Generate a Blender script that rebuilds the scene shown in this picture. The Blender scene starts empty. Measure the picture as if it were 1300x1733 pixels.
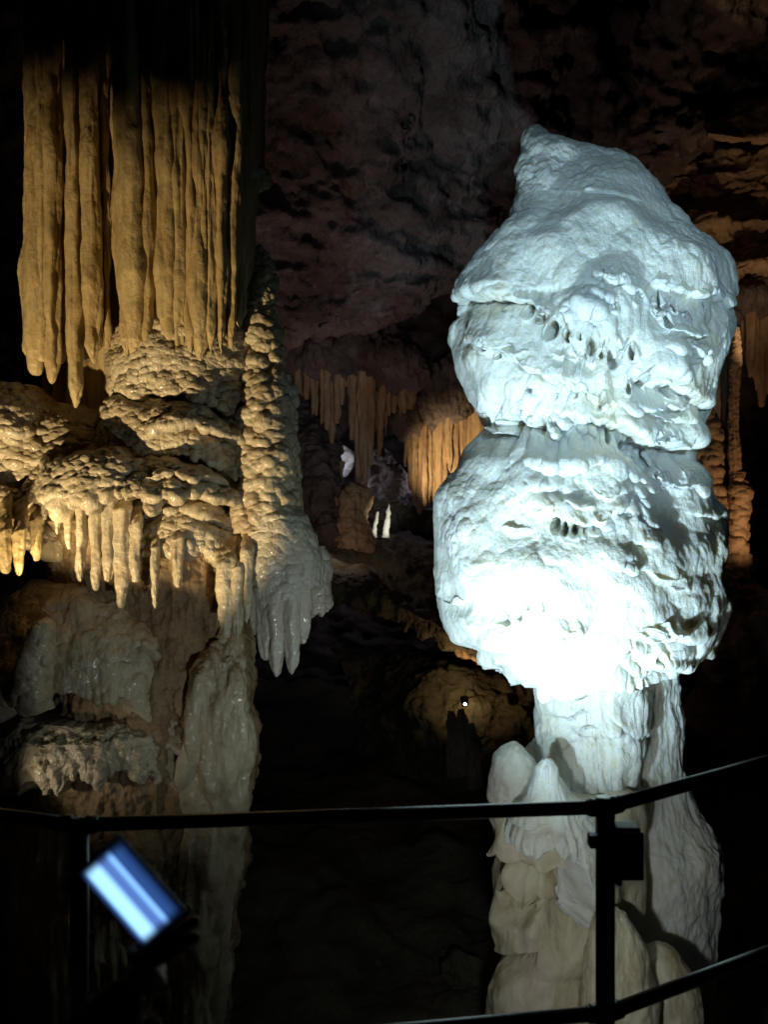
import bpy, math, random
import numpy as np
from mathutils import Vector

F, CX, CY, CZ = 1350.0, 650.0, 866.5, 1.65      # photo focal length and centre in photo pixels, eye height in metres
C = bpy.context.scene.collection
SC = bpy.context.scene
f32 = np.float32

def P(u, v, y):
    return np.array([(u-CX)*y/F, y, CZ-(v-CY)*y/F])

# ------------------------------------------------------------------ noise
_rs = np.random.RandomState(7)
_perm = _rs.permutation(4096).astype(np.int32); _perm = np.concatenate([_perm, _perm])
_g = _rs.normal(size=(4096, 3)).astype(f32); _g /= np.linalg.norm(_g, axis=1)[:, None]
_r3 = _rs.uniform(size=(4096, 3)).astype(f32)
def _h(i, j, k):
    return _perm[(_perm[(_perm[i & 4095] + j) & 4095] + k) & 4095]
def gnoise(p):
    p = p.astype(f32); b = np.floor(p); fr = p-b; b = b.astype(np.int32)
    w = fr*fr*fr*(fr*(fr*6-15)+10); out = np.zeros(len(p), f32)
    for a in (0, 1):
        for c in (0, 1):
            for d in (0, 1):
                g = _g[_h(b[:, 0]+a, b[:, 1]+c, b[:, 2]+d)]
                dt = g[:, 0]*(fr[:, 0]-a)+g[:, 1]*(fr[:, 1]-c)+g[:, 2]*(fr[:, 2]-d)
                out += dt*(w[:, 0] if a else 1-w[:, 0])*(w[:, 1] if c else 1-w[:, 1])*(w[:, 2] if d else 1-w[:, 2])
    return out
def fbm(p, octs=3, gain=0.5):
    o = np.zeros(len(p), f32); a = 1.0; q = p.copy()
    for i in range(octs):
        o += a*gnoise(q+i*17.3); q = q*2.03; a *= gain
    return o
def worley(p):
    p = p.astype(f32); b = np.floor(p).astype(np.int32); best = np.full(len(p), 9.0, f32)
    for a in (-1, 0, 1):
        for c in (-1, 0, 1):
            for d in (-1, 0, 1):
                i, j, k = b[:, 0]+a, b[:, 1]+c, b[:, 2]+d
                r = _r3[_h(i, j, k)]
                dx = i+r[:, 0]-p[:, 0]; dy = j+r[:, 1]-p[:, 1]; dz = k+r[:, 2]-p[:, 2]
                np.minimum(best, dx*dx+dy*dy+dz*dz, out=best)
    return np.sqrt(best)
def popcorn(p):
    return np.sqrt(np.clip(1-(worley(p)/0.85)**2, 0, 1))

# ------------------------------------------------------------------ mesh helpers
def link(me, name, mat, parent=None):
    o = bpy.data.objects.new(name, me); C.objects.link(o)
    if mat: me.materials.append(mat)
    if parent: o.parent = parent
    return o
def grid_faces(n, m, wrap, off=0):
    i = np.arange(n-1)[:, None]; j = np.arange(m if wrap else m-1)[None, :]; j2 = (j+1) % m
    return np.stack([i*m+j, i*m+j2, (i+1)*m+j2, (i+1)*m+j], -1).reshape(-1, 4)+off
def mesh_arrays(name, V, Q, mat, parent=None, smooth=True):
    me = bpy.data.meshes.new(name)
    me.vertices.add(len(V)); me.vertices.foreach_set('co', np.ascontiguousarray(V, f32).ravel())
    me.loops.add(Q.size); me.loops.foreach_set('vertex_index', np.ascontiguousarray(Q, np.int32).ravel())
    me.polygons.add(len(Q)); me.polygons.foreach_set('loop_start', np.arange(0, Q.size, 4, dtype=np.int32))
    me.polygons.foreach_set('loop_total', np.full(len(Q), 4, np.int32))
    me.polygons.foreach_set('use_smooth', np.full(len(Q), smooth))
    me.update(calc_edges=True); me.validate()
    return link(me, name, mat, parent)
def grid_normals(X, wrap):
    if wrap:
        dj = np.roll(X, -1, 1)-np.roll(X, 1, 1)
    else:
        dj = np.gradient(X, axis=1)
    di = np.gradient(X, axis=0)
    n = np.cross(dj, di); n /= (np.linalg.norm(n, axis=2)[..., None]+1e-9)
    return n
def displace(X, wrap, spec, seed=0):
    """spec: list of (kind, scale_xyz, amplitude); added along the grid normals, coarse to fine"""
    sh = X.shape
    for n_, s in enumerate(spec):
        N = grid_normals(X, wrap); p = X.reshape(-1, 3)
        for _ in range(4):
            N[1:-1] = 0.25*N[:-2]+0.5*N[1:-1]+0.25*N[2:]
            if wrap: N = 0.25*np.roll(N, 1, 1)+0.5*N+0.25*np.roll(N, -1, 1)
        sc = np.array(s[1]) if hasattr(s[1], '__len__') else np.array([s[1]]*3)
        q = p/sc+seed*3.71+n_*9.1
        if s[0] == 'fbm': d = fbm(q, s[3] if len(s) > 3 else 3)*s[2]
        elif s[0] == 'pop':
            q = q+0.25*np.stack([gnoise(q*0.9+5), gnoise(q*0.9+50), gnoise(q*0.9+90)], -1)
            d = (popcorn(q)-0.45)*s[2]
        elif s[0] == 'ridge': d = (0.35-np.abs(fbm(q, 3)))*s[2]
        if len(s) > 4: d = d*s[4](p)
        X = X+N*d.reshape(sh[0], sh[1], 1)
    return X
def smoothpts(pts, x):
    pts = np.array(sorted(pts), float)
    y = np.interp(x, pts[:, 0], pts[:, 1]); return y

class Drips:
    """positions, lengths and widths of the drips along a hem: a few big clumps, many small drips, bare stretches"""
    def __init__(s, length, spacing, lmin, lmax, seed, width=(0.42, 0.8), p=0.75, e=1.3):
        s.e = e; r = np.random.RandomState(seed); s.p = p; s.d = []
        ph = r.uniform(0, 6.3, 4)
        for sp, f, wf in ((spacing*1.9, 1.0, 0.62), (spacing*0.8, 0.42, 0.85)):
            q = 0
            while q < length:
                q += sp*r.uniform(0.4, 1.75)
                env = np.clip(0.62+0.33*math.sin(q/(spacing*3.1)+ph[0])+0.33*math.sin(q/(spacing*7.3)+ph[1]), 0.35, 1.1)
                L = (lmin+(lmax-lmin)*r.uniform()**1.5)*f*env
                s.d.append((q, L, sp*r.uniform(*width)*wf, r.uniform(0.55, 1.1)))
    def __call__(s, q):
        J = np.zeros_like(q); G = np.zeros_like(q)
        for c, L, w, p in s.d:
            x = np.clip(np.abs(q-c)/w, 0, 1)
            J = np.maximum(J, L*(1-x**s.e)**p); G = np.maximum(G, (1-x*x)*min(1, 0.35+L/30))
        return J, G

def tier(name, parent, mat, D, prof, lip=None, vtop=None, k=0.9, M=560, N=240, drips=(20, 4, 30), flute=0.015,
         under=0.25, rise=30, feats=(), noise=(), seed=0, thick=0.03, e=1.3, wd=(0.42, 0.8), front=1.35, vbot=None, taper=2.0, x_back=0.0, uvmul=None, fl_len=26):
    """a revolved shell of flowstone: silhouette `prof` (v, uL, uR) at depth D, hem `lip` (u, v) ending in drips, closed underneath"""
    prof = np.array(sorted(prof), float); sc = D/F
    vv = np.linspace(prof[0, 0], prof[-1, 0], max(400, int(prof[-1, 0]-prof[0, 0])))
    ker = np.hanning(9); ker /= ker.sum()
    def sm(a): return np.convolve(np.pad(a, 4, mode='edge'), ker, 'valid')
    UL = sm(np.interp(vv, prof[:, 0], prof[:, 1])); UR = sm(np.interp(vv, prof[:, 0], prof[:, 2]))
    cc = lambda v: 0.5*(np.interp(v, vv, UL)+np.interp(v, vv, UR))
    aa = lambda v: 0.5*(np.interp(v, vv, UR)-np.interp(v, vv, UL))
    def conv(u, v):                                   # photo pixel of a point on the front -> the shell's own coordinates
        u = np.asarray(u, float); v = np.asarray(v, float); uo, vo = u.copy(), v.copy()
        for _ in range(6):
            a = np.maximum(aa(vo), 1); x = np.clip((uo-cc(vo))/a, -1, 1)
            y = D-k*a*np.sqrt(1-x*x)*sc
            uo = CX+(u-CX)*y/D; vo = CY+(v-CY)*y/D
        return uo, vo
    # denser in front
    th = np.linspace(0, 2*np.pi, M, endpoint=False); th = th-0.55*(front-1)*np.sin(2*(th-np.pi/2))*0.5-0.35*(front-1)*np.sin(th-np.pi/2)*0
    th = th-0.5*(front-1)*np.cos(th)*-1.0*0.6
    cs, sn = np.cos(th), np.sin(th)
    vtop = prof[0, 0] if vtop is None else vtop
    if lip is not None:
        lu, lv = conv(*np.array(lip, float).T)
        o = np.argsort(lu); lu, lv = lu[o], lv[o]
        lv0 = float(np.mean(lv)); c0, a0 = float(cc(lv0)), float(aa(lv0))
        for _ in range(3):
            vl = np.interp(c0+a0*cs, lu, lv)
            ul = cc(vl)+aa(vl)*cs; vl = np.interp(ul, lu, lv)
    else:
        vl = np.full(M, float(vbot or prof[-1, 0])); a0 = float(aa(vl.mean()))
    q = th*a0
    if drips:
        dr = Drips(2*np.pi*a0, drips[0], drips[1], drips[2], seed+11, wd, 0.75, e); J, G = dr(q)
    else:
        J = G = np.zeros(M)
    if uvmul is not None: J = J*uvmul(c0+a0*cs, sn)
    t = np.linspace(0, 1, N)[:, None]
    V = vtop+(vl[None]-vtop)*t+J[None]*t**6
    Vc = np.minimum(V, vl[None])                      # silhouette sampled at the hem for the drips themselves
    a = aa(Vc); c = cc(Vc)
    R = a*sc+flute*(G[None]-0.5)*np.exp(-np.maximum(vl[None]-V, 0)/fl_len)
    over = np.clip((V-vl[None])/np.maximum(J[None], 1e-3), 0, 1)
    R = R-thick*0.6*over**taper
    U = c+a*cs[None]
    for ft in feats:
        R = R+ft(U, V, sn[None], conv, sc)
    if lip is not None or under:
        K = 14; s = np.linspace(0, 1, K+1)[1:, None]
        Rl = R[-1:]; Vl = V[-1:]; tot = J[None]+rise
        R2 = Rl-thick*np.sqrt(np.clip(s*3, 0, 1))-np.sqrt(s)*under
        V2 = Vl-tot*s**1.3
        R = np.vstack([R, R2]); V = np.vstack([V, V2]); c = np.vstack([c, np.repeat(c[-1:], K, 0)])
    X = np.empty(R.shape+(3,), float)
    X[..., 0] = (c-CX)*sc+R*cs[None]; X[..., 1] = D-k*R*sn[None]+x_back*0; X[..., 2] = CZ-(V-CY)*sc
    X = displace(X, True, noise, seed)
    n, m = X.shape[:2]
    # close the top
    pole = X[:1].mean(1, keepdims=True).repeat(m, 1)
    X = np.concatenate([pole, X], 0)
    return mesh_arrays(name, X.reshape(-1, 3), grid_faces(n+1, m, True), mat, parent)

def lipf(curve, A, hu, B, hd, drips=(14, 2, 18), seed=1, fade=25):
    """a small overhanging lip across a shell: curve (u, v) in the photo, A above / B below in metres, hu/hd in pixels"""
    def fn(U, V, S, conv, sc):
        lu, lv = conv(*np.array(curve, float).T); o = np.argsort(lu); lu, lv = lu[o], lv[o]
        out = np.zeros_like(U); S2 = np.broadcast_to(S, U.shape)
        k = (U > lu[0]-fade) & (U < lu[-1]+fade) & (S2 > 0) & (V > lv.min()-4.5*hu) & (V < lv.max()+5*hd+60)
        u, v = U[k], V[k]
        x = np.arange(lu[0]-fade, lu[-1]+fade, 0.5)
        vl = np.interp(x, lu, lv)
        if drips: vl = vl+Drips(x[-1]-x[0]+40, drips[0], drips[1], drips[2], seed, (0.55, 1.0), 0.75, 2.2)(x-x[0])[0]
        s = np.interp(u, x, vl)-v
        w = 0.5+0.5*np.tanh(s/1.2)
        d = w*A*np.exp(-np.maximum(s, 0)/hu)-(1-w)*B*np.exp(-np.maximum(-s, 0)/hd)
        soft = np.clip((lu[-1]-u)/fade+0.35, 0, 1)*np.clip((u-lu[0])/fade+0.35, 0, 1); soft = soft*soft*(3-2*soft)
        out[k] = d*soft*np.clip(S2[k]*4, 0, 1)
        return out
    return fn
def below(curve, B, h):
    """the recess in which a shell vanishes under the hem of the shell above"""
    if not isinstance(B, list): B = [(0, B), (1, B)]
    def fn(U, V, S, conv, sc):
        lu, lv = conv(*np.array(curve, float).T); o = np.argsort(lu); lu, lv = lu[o], lv[o]
        s = np.maximum(V-np.interp(U, lu, lv), 0)
        Bu = np.interp(U, [q[0] for q in B], [q[1] for q in B])
        return -Bu*np.exp(-(s/h)**1.5)*np.clip(0.25+S*2, 0, 1)
    return fn
def blob(u, v, ru, rv, A, pw=1.0):
    def fn(U, V, S, conv, sc):
        a, b = conv(np.array([u]), np.array([v]))
        d = ((U-a[0])/ru)**2+((V-b[0])/rv)**2
        return A*np.exp(-d**pw)*np.clip(S*4, 0, 1)
    return fn
def flutes(scale, A, seed=0, v0=-1e9, v1=1e9, fade=60, stretch=14):
    """vertical fluting, nearly constant along v"""
    def fn(U, V, S, conv, sc):
        q = np.stack([U/scale, V/(scale*stretch), S*(1/ (scale*sc))*0.35*np.ones_like(U)+seed*7.7], -1).reshape(-1, 3)
        d = 0.55-np.abs(fbm(q, 2))*2.2
        m = np.clip((V-v0)/fade, 0, 1)*np.clip((v1-V)/fade, 0, 1)
        return A*d.reshape(U.shape)*m
    return fn

def tube(name, parent, mat, pts, rad, k=0.8, M=40, N=90, flute=0.0, nfl=5, noise=(), seed=0, tip=True, make=True):
    """a hanging or standing formation along a path of (u, v, depth) with radii in photo pixels"""
    pts = np.array(pts, float); rad = np.array(rad, float); s0 = np.linspace(0, 1, len(pts))
    r_ = np.random.RandomState(seed+5)
    t = np.linspace(0, 1, N); u = np.interp(t, s0, pts[:, 0]); v = np.interp(t, s0, pts[:, 1]); y = np.interp(t, s0, pts[:, 2])
    rr = np.interp(t, s0, rad)
    if tip: rr = rr*np.sqrt(np.clip(1-np.clip((t-0.93)/0.07, 0, 1)**2, 0.0, 1))
    ker = np.hanning(9); ker /= ker.sum()
    u = np.convolve(np.pad(u, 4, mode='edge'), ker, 'valid')
    th = np.linspace(0, 2*np.pi, M, endpoint=False)
    fl = 1+flute*sum(np.cos(th*n+r_.uniform(0, 6.3))*r_.uniform(0.3, 1) for n in range(2, 2+nfl))
    R = rr[:, None]*fl[None]*(y[:, None]/F)
    X = np.empty((N, M, 3))
    cx, cz = (u-CX)*y/F, CZ-(v-CY)*y/F
    tx, tz = np.gradient(cx), np.gradient(cz); ln = np.hypot(tx, tz)+1e-9
    for _ in range(6):
        tx = np.convolve(np.pad(tx, 4, mode='edge'), ker, 'valid'); tz = np.convolve(np.pad(tz, 4, mode='edge'), ker, 'valid')
    ln = np.hypot(tx, tz)+1e-9; sx, sz = -tz/ln, tx/ln
    X[..., 0] = cx[:, None]+R*np.cos(th)*sx[:, None]; X[..., 1] = y[:, None]-k*R*np.sin(th)
    X[..., 2] = cz[:, None]+R*np.cos(th)*sz[:, None]
    X = displace(X, True, noise, seed)
    a = X[:1].mean(1, keepdims=True).repeat(M, 1); b = X[-1:].mean(1, keepdims=True).repeat(M, 1)
    X = np.concatenate([a, X, b], 0)
    if not make: return X
    return mesh_arrays(name, X.reshape(-1, 3), grid_faces(N+2, M, True), mat, parent)

def sheet(name, parent, mat, rows, M=300, sub=40, noise=(), seed=0, drips=None, driprow=None, u0=None, relief=None):
    """a rock surface through rows of (u, v, depth) polylines; one row may carry drips"""
    nr = len(rows); grid = []
    for i, row in enumerate(rows):
        a = np.array(row, float); lo, hi = a[0, 0], a[-1, 0]
        u = np.linspace(lo, hi, M); v = np.interp(u, a[:, 0], a[:, 1]); y = np.interp(u, a[:, 0], a[:, 2])
        if driprow == i and drips:
            v = v+Drips(hi-lo+10, drips[0], drips[1], drips[2], seed+3)(u-lo)[0]
        grid.append(np.stack([(u-CX)*y/F, y, CZ-(v-CY)*y/F], -1))
    G = np.array(grid); T = np.linspace(0, nr-1, (nr-1)*sub+1); i0 = np.minimum(T.astype(int), nr-2); fr = (T-i0)[:, None, None]
    X = G[i0]*(1-fr)+G[i0+1]*fr
    # soften along the rows except at the drip row
    for _ in range(10):
        Y = X.copy(); Y[1:-1] = 0.25*X[:-2]+0.5*X[1:-1]+0.25*X[2:]; X = Y
    if relief is not None: X = relief(X)
    X = displace(X, False, noise, seed)
    return mesh_arrays(name, X.reshape(-1, 3), grid_faces(X.shape[0], M, False), mat, parent)

def thing(name, loc, label, cat, group=None, kind=None):
    o = bpy.data.objects.new(name, None); C.objects.link(o); o.location = tuple(float(x) for x in loc); o.empty_display_size = 0.1
    tag(o, label, cat, group, kind); return o
def tag(o, label=None, cat=None, group=None, kind=None):
    if label: o['label'] = label
    if cat: o['category'] = cat
    if group: o['group'] = group
    if kind: o['kind'] = kind
    return o
def settle():
    """parts were built in world space: give each child the inverse of its parent's transform"""
    bpy.context.view_layer.update()
    for o in bpy.data.objects:
        if o.parent and not o.get('_local'):
            o.matrix_parent_inverse = o.parent.matrix_world.inverted()

# ------------------------------------------------------------------ materials
def mat(name, base, rough=0.5, spec=0.5, var=(), bump=(), sss=None, metal=0.0, coat=0.0):
    m = bpy.data.materials.new(name); m.use_nodes = True; nt = m.node_tree; N = nt.nodes; L = nt.links
    b = N['Principled BSDF']; b.inputs['Roughness'].default_value = rough; b.inputs['Specular IOR Level'].default_value = spec
    b.inputs['Metallic'].default_value = metal; b.inputs['Coat Weight'].default_value = coat; b.inputs['Coat Roughness'].default_value = 0.12
    b.inputs['Base Color'].default_value = (*base, 1)
    geo = N.new('ShaderNodeNewGeometry')
    col = None
    for (scale, c2, lo, hi) in var:
        mp = N.new('ShaderNodeMapping'); mp.inputs['Scale'].default_value = scale; L.new(geo.outputs['Position'], mp.inputs[0])
        nz = N.new('ShaderNodeTexNoise'); nz.inputs['Scale'].default_value = 1; nz.inputs['Detail'].default_value = 6; nz.inputs['Roughness'].default_value = 0.65
        L.new(mp.outputs[0], nz.inputs['Vector'])
        mr = N.new('ShaderNodeMapRange'); mr.inputs[1].default_value = lo; mr.inputs[2].default_value = hi; L.new(nz.outputs['Fac'], mr.inputs[0])
        mx = N.new('ShaderNodeMix'); mx.data_type = 'RGBA'; L.new(mr.outputs[0], mx.inputs['Factor'])
        if col is None: mx.inputs['A'].default_value = (*base, 1)
        else: L.new(col, mx.inputs['A'])
        mx.inputs['B'].default_value = (*c2, 1); col = mx.outputs['Result']
    if col is not None: L.new(col, b.inputs['Base Color'])
    prev = None
    for (scale, dist, detail, kind) in bump:
        mp = N.new('ShaderNodeMapping'); mp.inputs['Scale'].default_value = scale if hasattr(scale, '__len__') else (scale,)*3
        L.new(geo.outputs['Position'], mp.inputs[0])
        if kind == 'vor':
            nz = N.new('ShaderNodeTexVoronoi'); nz.feature = 'SMOOTH_F1'; nz.inputs['Scale'].default_value = 1; out = nz.outputs['Distance']
        else:
            nz = N.new('ShaderNodeTexNoise'); nz.inputs['Scale'].default_value = 1; nz.inputs['Detail'].default_value = detail; nz.inputs['Roughness'].default_value = 0.62
            out = nz.outputs['Fac']
        L.new(mp.outputs[0], nz.inputs['Vector'])
        bp = N.new('ShaderNodeBump'); bp.inputs['Distance'].default_value = dist; bp.inputs['Strength'].default_value = 1.0; bp.invert = kind == 'vor'
        L.new(out, bp.inputs['Height'])
        if prev: L.new(prev, bp.inputs['Normal'])
        prev = bp.outputs[0]
    if prev: L.new(prev, b.inputs['Normal'])
    if sss:
        b.inputs['Subsurface Weight'].default_value = sss[0]; b.inputs['Subsurface Radius'].default_value = sss[1]; b.inputs['Subsurface Scale'].default_value = sss[2]
    return m

M_white = mat('white_calcite', (0.86, 0.855, 0.775), 0.36, 0.5, var=[((3, 3, 1.2), (0.80, 0.72, 0.52), 0.53, 0.8), ((26, 26, 9), (0.80, 0.74, 0.56), 0.55, 0.72)],
              bump=[((60, 60, 40), 0.010, 6, 'n'), ((210, 210, 170), 0.004, 3, 'n')], sss=(0.5, (1.0, 0.8, 0.5), 0.05))
M_base = mat('cream_calcite', (0.68, 0.66, 0.58), 0.5, 0.4, var=[((4, 4, 1.8), (0.40, 0.28, 0.15), 0.55, 0.78), ((7, 7, 3), (0.66, 0.65, 0.60), 0.5, 0.7)],
             bump=[((30, 30, 14), 0.006, 4, 'n'), ((160, 160, 120), 0.0015, 3, 'n')], sss=(0.2, (1.0, 0.7, 0.35), 0.02))
M_stain = mat('iron_stained_calcite', (0.64, 0.57, 0.41), 0.5, 0.4, var=[((6, 6, 3), (0.38, 0.25, 0.12), 0.52, 0.72), ((5, 5, 2), (0.66, 0.52, 0.45), 0.52, 0.7)],
             bump=[((30, 30, 14), 0.006, 4, 'n'), ((160, 160, 120), 0.0015, 3, 'n')], sss=(0.2, (1.0, 0.7, 0.35), 0.02))
M_flow = mat('tan_flowstone', (0.47, 0.40, 0.27), 0.33, 0.5, var=[((5, 5, 2), (0.27, 0.19, 0.10), 0.5, 0.75), ((14, 14, 6), (0.44, 0.38, 0.27), 0.52, 0.75)],
             bump=[((95, 95, 70), 0.006, 3, 'n'), ((260, 260, 200), 0.0015, 2, 'n')], coat=0.25)
M_drap = mat('amber_drapery', (0.44, 0.335, 0.165), 0.42, 0.4, var=[((9, 9, 1.0), (0.28, 0.17, 0.06), 0.45, 0.75), ((16, 16, 12), (0.42, 0.34, 0.2), 0.55, 0.75)],
             bump=[((50, 50, 26), 0.008, 4, 'n'), ((190, 190, 120), 0.002, 2, 'n')])
M_pale = mat('pale_wet_flowstone', (0.50, 0.47, 0.38), 0.24, 0.5, var=[((6, 6, 3), (0.38, 0.31, 0.2), 0.5, 0.75)],
             bump=[((70, 70, 50), 0.006, 3, 'n'), ((230, 230, 180), 0.002, 2, 'n')], coat=0.4)
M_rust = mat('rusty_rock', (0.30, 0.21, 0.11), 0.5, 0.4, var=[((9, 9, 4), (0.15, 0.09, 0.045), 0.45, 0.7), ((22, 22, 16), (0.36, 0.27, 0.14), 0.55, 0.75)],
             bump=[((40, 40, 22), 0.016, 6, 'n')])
M_rock = mat('brown_cave_rock', (0.20, 0.155, 0.14), 0.75, 0.25, var=[((1.1, 1.1, 1.6), (0.09, 0.065, 0.055), 0.42, 0.62), ((4, 4, 3), (0.30, 0.25, 0.24), 0.56, 0.75), ((0.8, 0.8, 0.8), (0.16, 0.09, 0.04), 0.58, 0.75)],
             bump=[((5, 5, 3.4), 0.09, 10, 'n'), ((22, 22, 11), 0.035, 7, 'n')])
M_curt = mat('ochre_stalactite', (0.42, 0.28, 0.16), 0.55, 0.35, var=[((5, 5, 1), (0.26, 0.16, 0.09), 0.45, 0.7)], bump=[((18, 18, 8), 0.02, 5, 'n'), ((70, 70, 30), 0.006, 3, 'n')])
M_ground = mat('muddy_rock', (0.11, 0.10, 0.065), 0.8, 0.2, var=[((1.5, 1.5, 1.5), (0.05, 0.045, 0.03), 0.42, 0.65), ((6, 6, 6), (0.17, 0.14, 0.10), 0.58, 0.78)],
               bump=[((4, 4, 4), 0.08, 8, 'n'), ((22, 22, 22), 0.02, 5, 'n')])
M_concrete = mat('path_concrete', (0.22, 0.21, 0.19), 0.85, 0.2, bump=[((60, 60, 60), 0.004, 5, 'n')], var=[((3, 3, 3), (0.15, 0.14, 0.12), 0.45, 0.7)])
M_rail = mat('black_painted_steel', (0.010, 0.011, 0.012), 0.28, 0.5, bump=[((500, 500, 500), 0.0003, 2, 'n')])
M_box = mat('black_plastic', (0.010, 0.012, 0.012), 0.45, 0.4, bump=[((700, 700, 700), 0.0002, 2, 'n')])

exec_parts = []
# ================================================================== WHITE STALAGMITE
DW = 4.2
white = thing('stalagmite', P(1000, 1800, DW), 'giant brilliant white stalagmite, floodlit, in stacked bulging tiers with a pointed tip', 'stalagmite')
def patch(sc, lo, hi, off=0.0): return lambda p: np.clip(0.5+1.3*gnoise(p/sc+off), lo, hi)
snow = [('fbm', 0.36, 0.08, 2), ('fbm', (0.11, 0.11, 0.15), 0.017, 3, patch(0.4, 0.15, 1.2)), ('pop', (0.13, 0.13, 0.15), 0.022, 0, patch(0.5, 0.1, 1.0, 61)), ('pop', (0.06, 0.06, 0.08), 0.017, 0, patch(0.3, 0.0, 1.0, 31)), ('fbm', (0.03, 0.03, 0.04), 0.008, 2, patch(0.25, 0.3, 1.2, 7))]
def pits(lst, A=0.13):
    """the little arched hollows between drips that have grown down onto the shell below"""
    def fn(U, V, S, conv, sc):
        out = np.zeros_like(U); S2 = np.broadcast_to(S, U.shape)
        for u, v, w, h in lst:
            a, b = conv(np.array([float(u)]), np.array([float(v)]))
            k = (np.abs(U-a[0]) < 2*w) & (np.abs(V-b[0]) < 2*h) & (S2 > 0)
            x, y = (U[k]-a[0])/w, (V[k]-b[0])/h; wid = np.clip(0.75+0.35*y, 0.35, 1.1)
            d = np.clip(1.5*(1-(x/wid)**2-y*y), 0, 1); d = d*d*(3-2*d)
            rim = np.exp(-((np.sqrt((x/wid)**2+y*y)-1.25)/0.3)**2)*0.10
            out[k] = np.where(d > -out[k]/A, -A*d, out[k])+A*rim*(d <= 0)
        return out
    return fn
PIT1 = [(800, 518, 4, 6), (822, 512, 4, 7), (846, 514, 4, 9), (886, 520, 7, 14), (908, 534, 4, 9), (930, 548, 9, 18), (964, 560, 8, 15), (984, 570, 4, 10), (1001, 580, 9, 22), (1022, 590, 4, 12), (1040, 598, 8, 16), (1066, 596, 5, 12)]
PITR = [(1021, 462, 4, 6), (1034, 466, 4, 6), (1052, 482, 4, 9), (1020, 500, 4, 10), (1076, 506, 4, 8), (1040, 520, 4, 8), (1124, 508, 6, 18), (1144, 512, 4, 12), (1128, 540, 5, 12), (1160, 536, 4, 10), (1190, 520, 3, 8), (995, 508, 4, 6)]
PIT2 = [(834, 588, 5, 8), (850, 602, 4, 6), (905, 662, 4, 6), (945, 672, 5, 8), (976, 668, 4, 7), (1018, 680, 5, 11), (1060, 660, 4, 8), (1088, 640, 5, 9), (1132, 660, 10, 12), (1160, 676, 6, 8), (1185, 668, 4, 8)]
PIT3 = [(836, 714, 7, 8), (862, 704, 4, 8), (888, 710, 11, 18), (916, 724, 5, 9), (944, 722, 3, 7), (962, 728, 5, 11), (978, 730, 5, 11), (993, 726, 6, 13), (1012, 730, 3, 8), (1033, 740, 9, 17), (1052, 752, 5, 13), (1070, 757, 7, 16), (1094, 776, 8, 14), (1117, 772, 7, 11), (1146, 772, 11, 12)]
PIT4 = [(941, 884, 5, 14), (956, 894, 5, 11), (974, 898, 8, 10), (990, 899, 4, 8), (1008, 894, 7, 9), (1029, 883, 6, 10), (906, 1024, 4, 8), (928, 1024, 6, 11), (862, 1046, 8, 10), (888, 1040, 4, 8), (1138, 1084, 12, 9), (1106, 1112, 8, 10), (1125, 800, 4, 6), (950, 803, 4, 6), (925, 795, 4, 6), (1096, 1160, 6, 10), (1060, 870, 4, 5), (1086, 876, 4, 5)]
def scales(seed, u0, u1, v0, v1, n, A=0.035, B=0.05, size=(35, 80)):
    """scattered short lips, each with its own little fringe"""
    r = np.random.RandomState(seed); out = []
    for i in range(n):
        u, v, w = r.uniform(u0, u1), r.uniform(v0, v1), r.uniform(*size); sl = r.uniform(-0.1, 0.3)
        out.append(lipf([(u-w/2, v-w*0.18-sl*w/2), (u-w/4, v-w*0.03), (u, v+w*0.03), (u+w/4, v-w*0.02+sl*w/4), (u+w/2, v-w*0.16+sl*w/2)], A*r.uniform(0.6, 1.3), w*r.uniform(0.35, 0.6), B*r.uniform(0.6, 1.3), r.uniform(8, 15), (r.uniform(11, 16), 3, r.uniform(14, 30)), seed*13+i, w*0.45))
    return out
HEM1 = [(770, 506), (800, 492), (850, 496), (885, 502), (930, 522), (958, 534), (995, 558), (1041, 570), (1065, 556), (1085, 526), (1110, 516), (1150, 524), (1190, 531), (1232, 538)]
HEM2 = [(775, 567), (800, 554), (835, 574), (860, 596), (900, 624), (950, 638), (1000, 654), (1040, 678), (1090, 690), (1140, 686), (1180, 686), (1215, 674)]
HEM3 = [(815, 692), (840, 684), (875, 692), (908, 694), (958, 700), (995, 702), (1023, 710), (1060, 726), (1092, 748), (1143, 746), (1180, 740)]
def rel(h, x0, x1): return [q for q in h if x0 <= q[0] <= x1]
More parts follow.
